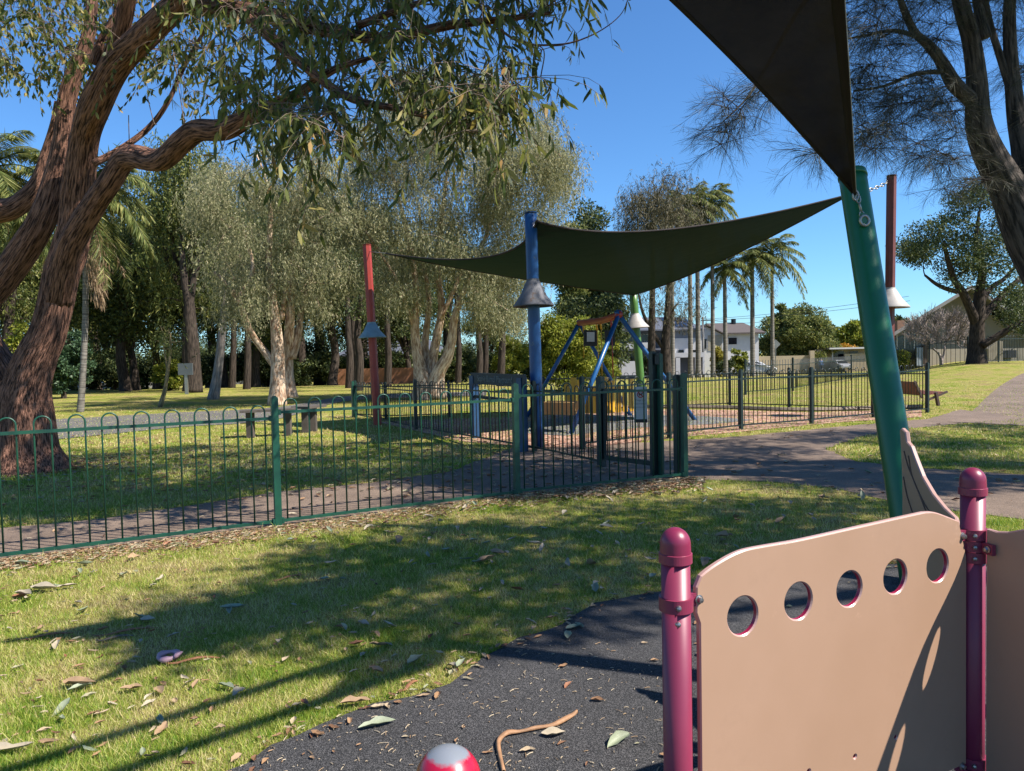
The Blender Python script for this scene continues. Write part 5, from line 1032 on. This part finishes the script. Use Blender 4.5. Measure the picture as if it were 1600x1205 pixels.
# gabled house
SK = .60
h4 = thing('gabled_house', 'house with a long steep grey gable edge behind the bare frangipani', 'house', tuple(GY(1450, 56.))); Y4 = 56.
A_ = P(1392, 525, Y4); B_ = P(1512, 452, Y4); C4_ = P(1640, 530, Y4); gz4 = float(gh(A_[0]+3, Y4))-.3
s = MB(); V = []
for yy in (Y4+1.2, Y4+1.4): V += [[A_[0]+.6, yy, gz4], [C4_[0], yy, gz4], [C4_[0], yy, C4_[2]-.3], [B_[0], yy, B_[2]-.3], [A_[0]+.6, yy, A_[2]+.0]]
V = np.array(V); s.add(V, [np.array([[0, 1, 2, 3, 4], [9, 8, 7, 6, 5]]), np.array([[0, 5, 6, 1], [1, 6, 7, 2], [2, 7, 8, 3], [3, 8, 9, 4], [4, 9, 5, 0]])]); s.build('gable_wall', paint('shade darkened cream gable wall', (.25, .225, .185), .85, .1, 1), h4)  # cream darkened: the shade on this wall is put into its colour
s = MB()
for a, b in ((A_, B_), (B_, C4_)): s.add(np.array([[a[0], Y4-.5, a[2]], [b[0], Y4-.5, b[2]], [b[0]+9*SK, Y4+9, b[2]], [a[0]+9*SK, Y4+9, a[2]], [a[0], Y4-.5, a[2]+.28], [b[0], Y4-.5, b[2]+.28], [b[0]+9*SK, Y4+9, b[2]+.28], [a[0]+9*SK, Y4+9, a[2]+.28]]), [[0, 3, 2, 1], [4, 5, 6, 7], [0, 1, 5, 4], [1, 2, 6, 5], [2, 3, 7, 6], [3, 0, 4, 7]])
s.build('roof', paint('weathered grey roof edge', (.3, .28, .27), .8, .2, 4), h4)
s = MB(); v_ = [P(1397, 532, Y4+1.1), P(1398, 545, Y4+1.1), P(1432, 545, Y4+1.1), P(1432, 512, Y4+1.1)]; s.quad(*[np.array([q[0], Y4+1.15, q[2]]) for q in v_]); s.build('gable_window', M_glass, h4)
for px in (1401, 1413, 1428): wall('mullion', M_wallw, h4, px, 518, px+1.4, 545, Y4+1.1, .05)
wall('lower_wall', M_glass, h4, 1397, 545.5, 1436, 576, Y4+1.1, .08, .02); wall('door', paint('pale blue door', (.35, .4, .45), .6), h4, 1432, 543, 1442, 572, Y4+1.0, .05, .05); wall('brick_pier', paint('brown brick', (.13, .09, .07), .9, .3, 8), h4, 1443, 540, 1451, 577, Y4+.9, .3)
s = MB(); q = P(1405, 520, Y4+5); s.box(q+[0, 0, .3], (.6, .6, 1.4)); s.build('chimney', paint('brick chimney', (.35, .2, .13), .9, .3, 8), h4)
tag(wall('boundary_fence', paint('beige boundary fence', (.42, .36, .27), .85, .1, 1), None, 1451, 546, 1513, 584, 53, .12), 'beige solid boundary fence behind the bare frangipani', 'fence')
tag(wall('stone_wall', paint('pale stone wall', (.42, .38, .3), .9, .25, 1.5, .4), None, 1548, 545, 1660, 572, 48.5, .4), 'pale stone wall behind the tall fence on the rise', 'wall')
sp_ = thing('entry_wall_pier', 'curved weathered stone pier at the left end of the stone wall', 'wall', tuple(GY(1552, 48))); s = MB(); x0, x1, z0, z1 = rect(1541, 540, 1564, 575, 48.2)
V = [(x0, z0), (x1, z0), (x1, z1+.25), (x1-.3, z1+.3), (x0+.35, z1+.08), (x0, z1-.2)]; n = len(V); s.add(np.array([[a, 48, b] for a, b in V]+[[a, 48.4, b] for a, b in V]), [np.array([list(range(n)), list(range(2*n-1, n-1, -1))]), np.array([[i, i+n, (i+1) % n+n, (i+1) % n] for i in range(n)])]); s.build('pier_block', paint('weathered stone', (.40, .35, .27), .9, .35, 2, .4), sp_)
s = MB(); x0, x1, z0, z1 = rect(1551, 548, 1591, 559, 48); s.box(((x0+x1)/2, 48.3, (z0+z1)/2), (x1-x0, .3, z1-z0)); tag(s.build('sign_plaque', paint('charcoal sign', (.03, .035, .045), .5), None), 'blank charcoal sign board mounted on the pale stone wall', 'sign')
# wood fence and house bits behind the left wood
tag(wall('paling_fence', paint('orange timber palings', (.36, .15, .07), .8, .25, 3, .2), None, 520, 577, 655, 604, 52, .1), 'orange timber paling fence glimpsed behind the red pole', 'fence')
h5 = thing('white_house', 'white house glimpsed in gaps of the dark wood behind the paling fence', 'house', tuple(GY(590, 88.))); x0, x1, z0, z1 = rect(530, 555, 700, 600, 88); bx3('wall', M_wallw, h5, x0, x1, 88, 95, gz-.4, z1); hip('roof', M_roofg, h5, x0, x1, 88, 95, z1, z1+2.2)
h6 = thing('grey_cottage', 'grey house glimpsed between trunks left of the paperbark with two trunks', 'house', tuple(GY(390, 92.))); x0, x1, z0, z1 = rect(320, 575, 470, 600, 92); bx3('wall', paint('grey render', (.25, .26, .27), .8), h6, x0, x1, 92, 99, gz-.4, z1); hip('roof', M_roofg, h6, x0, x1, 92, 99, z1, z1+2)
tag(wall('white_fence', M_wallw, None, 130, 600, 250, 606, 62, .05), 'low white fence glimpsed across the lawn at far left', 'fence')
tag(wall('brown_wall', paint('brown brick wall', (.22, .13, .09), .9, .3, 4), None, 835, 570, 856, 592, 70, .2), 'brown brick wall just right of the blue pole in the distance', 'wall')
tag(wall('cream_wall', paint('cream wall', (.4, .38, .36), .8), None, 856, 570, 972, 584, 74, .2), 'long cream garden wall behind the small tree and swing', 'wall')
# cars
M_car = paint('white car paint', (.62, .63, .65), .2, .04, 1, 0); M_tyre = paint('tyre', (.015, .015, .015), .9); M_lamp = paint('headlamp', (.5, .5, .48), .15, .1)
def car(label, loc, rz, sc=1.):
    t = thing('parked_car', label, 'car', tuple(loc)); t.rotation_euler = (0, 0, rz); t.scale = (sc,)*3
    prof = [(-2.2, .35), (-2.25, .8), (-2.1, 1.02), (-1.95, 1.12), (-1.75, 1.5), (-1.2, 1.62), (.2, 1.6), (.65, 1.45), (1.25, 1.05), (1.95, .92), (2.2, .75), (2.25, .4), (1.9, .3), (-1.9, .3)]
    s = MB(); n = len(prof); Ws = [(-.92, 0), (-.86, 1), (.86, 1), (.92, 0)]; V = []
    for yy in (-.9, .9): V += [[x, yy*(.80 if z > 1.2 else 1), z] for x, z in prof]
    s.add(np.array(V), [np.array([list(range(n)), list(range(2*n-1, n-1, -1))]), np.array([[i, i+n, (i+1) % n+n, (i+1) % n] for i in range(n)])]); o = s.build('body', M_car, t, local=True)
    md = o.modifiers.new('b', 'BEVEL'); md.width = .07; md.segments = 3; md.limit_method = 'ANGLE'
    s = MB()
    for sy in (-1, 1):
        for w_ in ([(-1.72, 1.08), (-1.55, 1.45), (-.75, 1.53), (-.75, 1.08)], [(-.66, 1.08), (-.66, 1.53), (.15, 1.52), (.9, 1.1)]): s.quad(*[[x, sy*(.91-.19*(z-1.05)/.5), z] for x, z in w_])
    s.quad([.72, -.66, 1.46], [.72, .66, 1.46], [1.3, .8, 1.07], [1.3, -.8, 1.07]); s.quad([-1.83, -.66, 1.44], [-1.83, .66, 1.44], [-2.02, .78, 1.12], [-2.02, -.78, 1.12]); s.build('windows', M_glass, t, local=True)
    for x in (-1.4, 1.4):
        for y in (-.86, .86): s = MB(); s.lathe((x, y, .34), [(0, -.1), (.26, -.1), (.34, -.07), (.34, .07), (.26, .1), (0, .1)], 20, (0, 1, 0)); w2 = s.build('wheel', M_tyre, t, local=True); s = MB(); s.lathe((x, y, .34), [(.2, -.115), (.2, .115)], 12, (0, 1, 0)); s.lathe((x, y, .34), [(0, .112*np.sign(y)), (.2, .108*np.sign(y))], 12, (0, 1, 0)); s.build('rim', M_steel, w2, local=True)
    for y in (-.68, .68): s = MB(); s.box((2.2, y, .72), (.1, .34, .13)); s.build('headlight', M_lamp, t, local=True)
    return t
c = GY(1174, 84); car('white hatchback parked in the street by the tan wall, right of the palms', (c[0], 82.5, float(gh(c[0], 82.5))+.05), -.28)
c = GY(786, 72); car('white car parked left of the blue pole, half hidden by a tree trunk', (c[0], 72, float(gh(c[0], 72))+.05), -.25, .8)
c = GY(1310, 91); car('pale car inside the open garage of the low tan building', (P(1312, 570, 91)[0], 91.2, float(gh(48, 91))), -1.5, .8)
c = GY(205, 74); car('white car far away across the lawn behind the trees at left', (P(134, 590, 70)[0], 70, float(gh(-40, 70))+.05), .1, .8)
# power pole, wires, road sign
pp = GY(1099, 78); t = thing('power_pole', 'timber power pole with a cross arm between the palms', 'pole', tuple(pp)); tpp = P(1098, 495, 78); s = MB(); s.tube([pp-[0, 0, .3], [tpp[0], 78, tpp[2]]], [.16, .11], 10); s.build('post', paint('grey pole timber', (.25, .24, .22), .8), t, smooth=True)
s = MB(); s.beam([tpp[0]-.2, 78, tpp[2]-.4], [tpp[0]+1.1, 77.6, tpp[2]-.4], .1, .1); s.build('cross_arm', M_brn, t)
s = MB()
for a, b in (((1099, 499), (1420, 463)), ((1105, 501), (1422, 470)), ((1110, 500), (1200, 502))):
    A_, B_ = P(a[0], a[1], 78), P(b[0], b[1], 70); tt = np.linspace(0, 1, 20)[:, None]; p = A_*(1-tt)+B_*tt; p[:, 2] -= (tt[:, 0]*(1-tt[:, 0]))*1.0; s.tube(p, .018, 4, cap=False)
s.build('wire', M_blk, t)
rs = GY(1212, 56); t = thing('road_sign', 'diamond road sign seen from behind on a thin post by the rightmost palm', 'sign', tuple(rs)); s = MB(); s.tube([rs, [rs[0], 56, P(1212, 532, 56)[2]]], .035, 8); s.build('sign_post', M_steel, t); q = P(1212, 538, 55.9); s = MB(); s.box(q, (.52, .02, .52), R3=[[.707, 0, -.707], [0, 1, 0], [.707, 0, .707]]); s.build('sign_plate', M_steel, t)
# standing person in the distance
pe = P(1283, 580, 88); pz = float(gh(pe[0], 88)); t = thing('person', 'person in a blue top and dark trousers standing by the tan wall, seen from behind', 'person', (pe[0], 88, pz))
me = bpy.data.meshes.new('body'); vv = [(0, 0, .95), (0, 0, 1.2), (0, 0, 1.42), (0, 0, 1.52), (0, -.02, 1.66), (.2, 0, 1.4), (.27, .02, 1.12), (.25, -.08, .88), (-.2, 0, 1.4), (-.27, .02, 1.12), (-.25, -.08, .88), (.1, 0, .88), (.12, 0, .5), (.12, .02, .08), (.13, -.12, .04), (-.1, 0, .88), (-.11, 0, .5), (-.12, .02, .08), (-.13, -.12, .04)]
ed = [(0, 1), (1, 2), (2, 3), (3, 4), (2, 5), (5, 6), (6, 7), (2, 8), (8, 9), (9, 10), (0, 11), (11, 12), (12, 13), (13, 14), (0, 15), (15, 16), (16, 17), (17, 18)]
me.from_pydata(vv, ed, []); o = bpy.data.objects.new('body', me); COL.objects.link(o); sk = o.modifiers.new('skin', 'SKIN'); rads = [.16, .15, .16, .065, .1, .075, .05, .04, .075, .05, .04, .1, .07, .045, .04, .1, .07, .045, .04]
for i, v in enumerate(me.skin_vertices[0].data): v.radius = (rads[i],)*2; v.use_root = i == 0
o.modifiers.new('sub', 'SUBSURF').levels = 1
dgx = bpy.context.evaluated_depsgraph_get(); me2 = bpy.data.meshes.new_from_object(o.evaluated_get(dgx)); bpy.data.objects.remove(o); o = bpy.data.objects.new('body', me2); COL.objects.link(o); o.parent = t
m, n, l, b = nodes('person clothing'); tcx = n.new("ShaderNodeTexCoord"); sp = n.new("ShaderNodeSeparateXYZ"); l.new(tcx.outputs['Object'], sp.inputs[0]); dv_ = n.new("ShaderNodeMath"); dv_.operation = 'MULTIPLY'; dv_.inputs[1].default_value = .5; l.new(sp.outputs[2], dv_.inputs[0])
rp = ramp(n, l, dv_.outputs[0], [(.0, (.02, .02, .03)), (.46, (.02, .02, .03)), (.47, (.06, .13, .3)), (.74, (.06, .13, .3)), (.75, (.45, .28, .2))]); l.new(rp, b.inputs['Base Color']); me2.materials.clear(); me2.materials.append(m)
for p_ in me2.polygons: p_.use_smooth = True
s = MB(); s.lathe((0, .015, 1.68), [(0.105, -.03), (.108, .02), (.08, .085), (0, .11)], 14); s.build('hair', M_blk, t, smooth=True, local=True)

# ================================================================== LEAF LITTER
M_lit = [paint('pale dry leaf', (.50, .42, .30), .7, .35, 18, .3), paint('tan dry leaf', (.42, .27, .15), .7, .35, 18, .3), paint('grey green fallen leaf', (.30, .34, .22), .55, .3, 18, .3), paint('rusty dry leaf', (.32, .13, .06), .7, .35, 18, .3)]
def leaf_mesh(r, L, W, kind=0):
    """curled leaf with midrib, 6x3 grid"""
    n = 7; t = np.linspace(0, 1, n); w_ = W*np.sin(np.clip(t*.97+.03, 0, 1)*math.pi)**.75*(1-.25*t); cv = r.normal(0, .25); cu = .05+.35*r.random(); V = []
    for i in range(n):
        x = t[i]*L; yc = cv*L*.4*math.sin(t[i]*math.pi*.8); z = .004+L*cu*.6*(t[i]-.5)**2*2*(r.random()*.6+.7)
        for j in (-1, -.5, 0, .5, 1): V.append([x-L/2, yc+j*w_[i]/2*(1+.15*r.normal()*(abs(j) == 1)), z+abs(j)**1.5*w_[i]*(.25+.3*r.random()*(kind == 0))])
    ii = (np.arange(n-1)[:, None]*5+np.arange(4)).ravel(); return np.array(V), np.column_stack([ii, ii+1, ii+6, ii+5])
r = np.random.default_rng(91); LP = []
for k in range(16):
    s = MB(); L = .09+.06*r.random(); V, Fq = leaf_mesh(r, L, L*(.28+.25*r.random())); s.add(V, Fq); o = s.build('fallen_leaf', M_lit[[0, 0, 1, 2, 1, 0, 3, 2][k % 8]], smooth=True); LP.append(o)
names = ['pale cream', 'pale cream', 'tan', 'grey-green', 'tan', 'pale cream', 'rusty brown', 'grey-green']
uses = [False]*16
def near_ok(x, y): return True
def put_leaf(x, y, k, sc, rz, tilt=(0, 0), z=None, label=None):
    p = LP[k]
    if uses[k]: o = p.copy(); COL.objects.link(o)
    else: o = p; uses[k] = True
    rub = bool(inside(RUBp, np.array([x]), np.array([y]))[0]); pth = bool(inside(PATHp, np.array([x]), np.array([y]))[0])
    o.location = (x, y, float(gh(x, y))+(.008 if rub else (.006 if pth else .02))); o.scale = (sc,)*3; o.rotation_euler = (tilt[0], tilt[1], rz)
    where = 'on the black rubber' if rub else ('on the concrete path' if pth else 'on the grass')
    nm = names[k % 8]; tag(o, label or f'{nm} curled fallen leaf lying {where}', 'leaf', f'{nm} fallen leaves {where}'); return o
cnt = 0; spots = []
while cnt < 185:
    px = r.random()*1640-20; 
    u = r.random(); py = 760+445*u**1.25 if r.random() < .9 else 700+60*r.random()
    q = G(px, py); x, y = q[:2]
    if px > 1040 and py > 870: continue
    rub = inside(RUBp, np.array([x]), np.array([y]))[0]
    if rub and r.random() < .93: continue
    put_leaf(x, y, int(r.integers(0, 16)), .4+.6*r.random()**1.5, r.random()*6.28, r.normal(0, .2, 2)); cnt += 1
for _ in range(105):
    px = 480+r.random()*900; py = 752+135*r.random()**1.2; q = G(px, py)
    if inside(PATHp, q[:1], q[1:2])[0] or inside(RUBp, q[:1], q[1:2])[0]: continue
    put_leaf(q[0], q[1], int(r.choice([0, 1, 5, 8, 9, 13, 3, 2])), .75+.5*r.random(), r.random()*6.28, r.normal(0, .25, 2))
# specific leaves seen in the photo
for px, py, k, sc, rz in ((70, 925, 0, 2.6, .1), (105, 922, 5, 2.0, .5), (35, 935, 1, 2.2, 2.8), (365, 957, 3, 1.7, .2), (590, 1138, 11, 2.0, .4), (556, 1106, 4, 2.0, .2), (650, 1040, 15, 1.3, 1.), (898, 985, 3, 1.3, .6), (885, 996, 7, 1.2, 1.6), (905, 980, 11, 1.2, 2.), (865, 1150, 0, 1.4, .25), (20, 1178, 8, 2.0, .2), (125, 1075, 2, 1.6, .1), (722, 1045, 3, 1.2, 1.2), (205, 1085, 12, 1.3, .1)):
    q = G(px, py); put_leaf(q[0], q[1], k, sc*.68, rz, (.0, .0))
s = MB(); n = 0; Vs = []
for k in range(10500):
    if r.random() < .55: px = r.random()*1100; py = np.interp(px, [0, 435, 805, 1070], [880, 828, 778, 751])+abs(r.normal(0, 9))-3
    elif r.random() < .12: a_ = r.random()*6.28; d_ = .7+abs(r.normal(0, .5)); q = np.array([G(38, 732)[0]+math.cos(a_)*d_, G(38, 732)[1]+math.sin(a_)*d_]); px = None
    elif r.random() < .4: 
        i = r.integers(0, len(RUBp)-1); q = RUBp[i]+r.normal(0, .07, 2); px = None
    elif r.random() < .45: px = r.random()*1000-20; py = 680+90*r.random()
    else: px = r.random()*1640-20; py = 660+540*r.random()**1.3
    if px is not None: q = G(px, py)[:2]
    x, y = q[0], q[1]
    if y < 1.2 or y > 25: continue
    if r.random() < .8 and inside(RUBp, np.array([x]), np.array([y]))[0] and np.min(np.hypot(RUBp[:, 0]-x, RUBp[:, 1]-y)) > .12: continue
    L = .015+.055*r.random()**1.5+(.05 if y > 8 else 0); V, Fq = leaf_mesh(r, L, L*(.25+.3*r.random())); a = r.random()*6.28; V = V@np.array([[math.cos(a), math.sin(a), 0], [-math.sin(a), math.cos(a), 0], [0, 0, 1]]); s.add(V+[x, y, .012 if not inside(RUBp, np.array([x]), np.array([y]))[0] else .007], Fq)
lit = s.build('leaf_litter', leafmat('mixed litter', [(0, (.16, .07, .04)), (.4, (.40, .24, .13)), (.8, (.5, .4, .27)), (1, (.3, .32, .2))], .15, .7)); tag(lit, 'scattered dry leaf and bark litter over grass and path edges', kind='stuff')
s = MB()
for k in range(900):
    px, py = r.random()*1040, 1000+230*r.random(); q = G(px, py)
    if not inside(RUBp, q[:1], q[1:2])[0]: continue
    a = r.random()*6.28; L = .006+.03*r.random()**2; d = np.array([math.cos(a), math.sin(a), .05]); s.tube([q+[0, 0, .009], q+d*L*.5+[0, 0, .011], q+d*L+[0, 0, .009]], .0012+.0012*r.random(), 4)
tag(s.build('twig_debris', leafmat('needle and twig debris', [(0, (.25, .16, .09)), (1, (.5, .42, .3))], .0, .8)), 'tiny twig and needle debris on the black rubber', kind='stuff')
# curling bark strip
rows = [(787, 1210), (781, 1185), (779, 1165), (790, 1153), (812, 1149), (840, 1143), (868, 1137), (893, 1125), (902, 1121)]
c_ = np.array([G(*q) for q in rows]); hz_ = np.array([.02, .025, .03, .035, .03, .028, .03, .04, .05]); wd_ = np.array([.006, .007, .008, .012, .007, .007, .011, .011, .002]); q = cr(np.column_stack([c_, hz_, wd_]), 6)
T_ = unit(np.gradient(q[:, :3], axis=0)); sd = np.column_stack([-T_[:, 1], T_[:, 0], np.zeros(len(T_))]); s = MB(); V = []
for i in range(len(q)):
    for j, zz in ((-1, .0), (-.4, .012), (.4, .012), (1, .002)): V.append(q[i, :3]+sd[i]*q[i, 4]*j+[0, 0, q[i, 3]*.45+zz*.6*(1+.3*math.sin(i*.7))])
k = (np.arange(len(q)-1)[:, None]*4+np.arange(3)).ravel(); s.add(np.array(V), np.column_stack([k, k+1, k+5, k+4])); o = s.build('bark_strip', paint('orange brown bark strip', (.45, .24, .12), .7, .45, 14, .4), smooth=True); o.modifiers.new('s', 'SOLIDIFY').thickness = .003; tag(o, 'long curling orange-brown bark strip on the black rubber beside the domed post', 'bark strip')
for px, py, a, L in ((195, 990, .25, .35), (70, 997, .2, .3), (180, 1000, .15, .2), (450, 905, .5, .22), (300, 1035, .1, .28), (640, 1075, .8, .1)):
    q = G(px, py); d = np.array([math.cos(a), math.sin(a), 0]); s = MB(); n_ = 8; t_ = np.linspace(-.5, .5, n_)[:, None]; p = q+d*t_*L+np.array([0, 0, .03])+np.column_stack([0*t_, .03*np.sin(t_*6), .01*np.cos(t_*9)]); s.tube(p, .012*np.sqrt(1-(2*t_[:, 0])**2*.95), 6); s.V[-1][:, 2] = q[2]+.015+(s.V[-1][:, 2]-q[2]-.03)*.45
    tag(s.build('bark_piece', M_lit[3] if px != 180 else M_brn, smooth=True), 'thin piece of shed reddish bark lying on the grass', 'bark', 'bark pieces on the grass')
q = G(263, 1035); s = MB(); th = np.linspace(0, 2*math.pi, 14); s.tube(q+np.outer(np.cos(th)*.045, [1, .2, 0])+np.outer(np.sin(th)*.03, [0, 1, .3])+[0, 0, .035], .014+.005*np.sin(th*3), 7, cap=False); s.tube([q+[.03, 0, .02], q+[.055, -.02, .045], q+[.07, .01, .05]], [.012, .014, .006], 6); tag(s.build('lost_toy_ring', paint('faded pink plastic', (.5, .3, .36), .5), smooth=True), 'small faded pink curled object lying on the grass', 'litter')

# ================================================================== UNSEEN TREES, POLE AND SAIL CORNER ADDED OUTSIDE THE VIEW TO CAST SHADE INTO IT
def shade_caster_tree(label, base, polys, h0, h1, seed, per=46, W=.06):  # added tree: crown clusters set back along the sun from chosen shade areas
    r = np.random.default_rng(seed); out = []
    for poly, n in polys:
        poly = np.array(poly, float); lo, hi = poly.min(0), poly.max(0); k = 0
        while k < n:
            q = lo+(hi-lo)*r.random(2)
            if not inside(poly, q[:1], q[1:])[0]: continue
            g_ = G(*q); h = h0+(h1-h0)*r.random(); L = h/math.tan(SUN_EL); out.append([g_[0]+math.cos(SUN_AZ)*L, g_[1]+math.sin(SUN_AZ)*L, h]); k += 1
    T = np.array(out); b = np.array(base, float); c = T.mean(0)
    tr = [([b-[0, 0, .2], b+[0, 0, 1.5], b+(c-b)*[.1, .1, .45], b+(c-b)*[.35, .35, .75]], [.5, .36, .3, .22]), ([b+(c-b)*[.1, .1, .45], b+(c-b)*[.5, .2, .8], c+[.5, -1.5, 0]], [.2, .14, .06]), ([b+(c-b)*[.35, .35, .75], c+[0, .5, -.3], c+[-2, 1, .2]], [.2, .13, .05])]
    return tree('shade_caster_tree', label, 'tree', base, tr, [T], M_lf_euc, M_bk_dark, .02, seed=seed+1, per=per, kind='tuft', Rd=.6, L=.16, W=W, tip=.01)
shade_caster_tree('unseen tree added at right, crown placed to dapple the lawn with shade', (11.5, 3.0, 0), [
  ([(470, 850), (800, 800), (1060, 775), (1390, 775), (1390, 870), (1060, 930), (820, 965), (560, 1000), (240, 1015), (180, 965), (420, 905)], 84),
  ([(1000, 790), (1390, 780), (1390, 860), (1050, 900)], 30)], 6.5, 9, 901, 125)
shade_caster_tree('unseen tree added beyond right edge, crown placed to shade path and fenced lawn', (15.5, 7.5, 0), [
  ([(1085, 690), (1290, 675), (1600, 655), (1640, 760), (1400, 765), (1080, 752)], 95), ([(690, 695), (1050, 705), (1060, 745), (800, 772), (640, 760)], 70),
  ([(0, 705), (560, 692), (800, 690), (800, 735), (430, 765), (0, 815)], 190), ([(1290, 690), (1640, 670), (1640, 742)], 14)], 8, 10.5, 911, 160)
t = thing('shadow_pole', 'unseen pole added beyond the right edge to cast a shadow band', 'pole', (3.22, 2.64, 0)); s = MB(); s.tube([[3.22, 2.64, 0], [3.22, 2.64, 2], [3.22, 2.64, 4.35]], .075, 20); s.build('pole', M_blue, t, smooth=True)  # unseen pole, added to throw the shadow band across the rubber
ts2 = thing('shadow_sail', 'unseen cloth piece and twin straps added to cast the shadow patch and lines', 'shade sail', (3.22, 2.64, 4.3)); dd = np.array([-.742, -.67, 0.]); nn = np.array([-.67, .742, 0.])  # added cloth and straps, shaped for the shadow patch and lines on the ground
p0 = np.array([3.22, 2.64, 4.28]); s = MB(); s.quad(p0-dd*.05, p0+dd*.15+nn*.24, p0+dd*.95+nn*.24, p0+dd*.6+nn*.02, p0+dd*.95-nn*.18, p0+dd*.15-nn*.22); s.build('sail_cloth', M_cloth, ts2)
for sg_ in (.19, -.13): s = MB(); s.tube([p0+dd*.2+nn*sg_, p0+dd*2+nn*sg_, p0+dd*5.2+nn*sg_], .036, 8); s.build('shadow_strap', M_cloth, ts2, smooth=True)

lab = {}
for o in COL.objects:
    if o.parent is None and 'label' in o: lab.setdefault(o['label'], []).append(o)
for k_, v_ in lab.items():
    if len(v_) > 1 and not all('group' in q for q in v_): print('DUPLABEL', k_, len(v_))
    if not 4 <= len(k_.split()) <= 16: print('LABLEN', k_)
for o in COL.objects:
    if o.parent is None and o.type == 'MESH' and 'label' not in o and 'kind' not in o: print('NOLABEL', o.name)
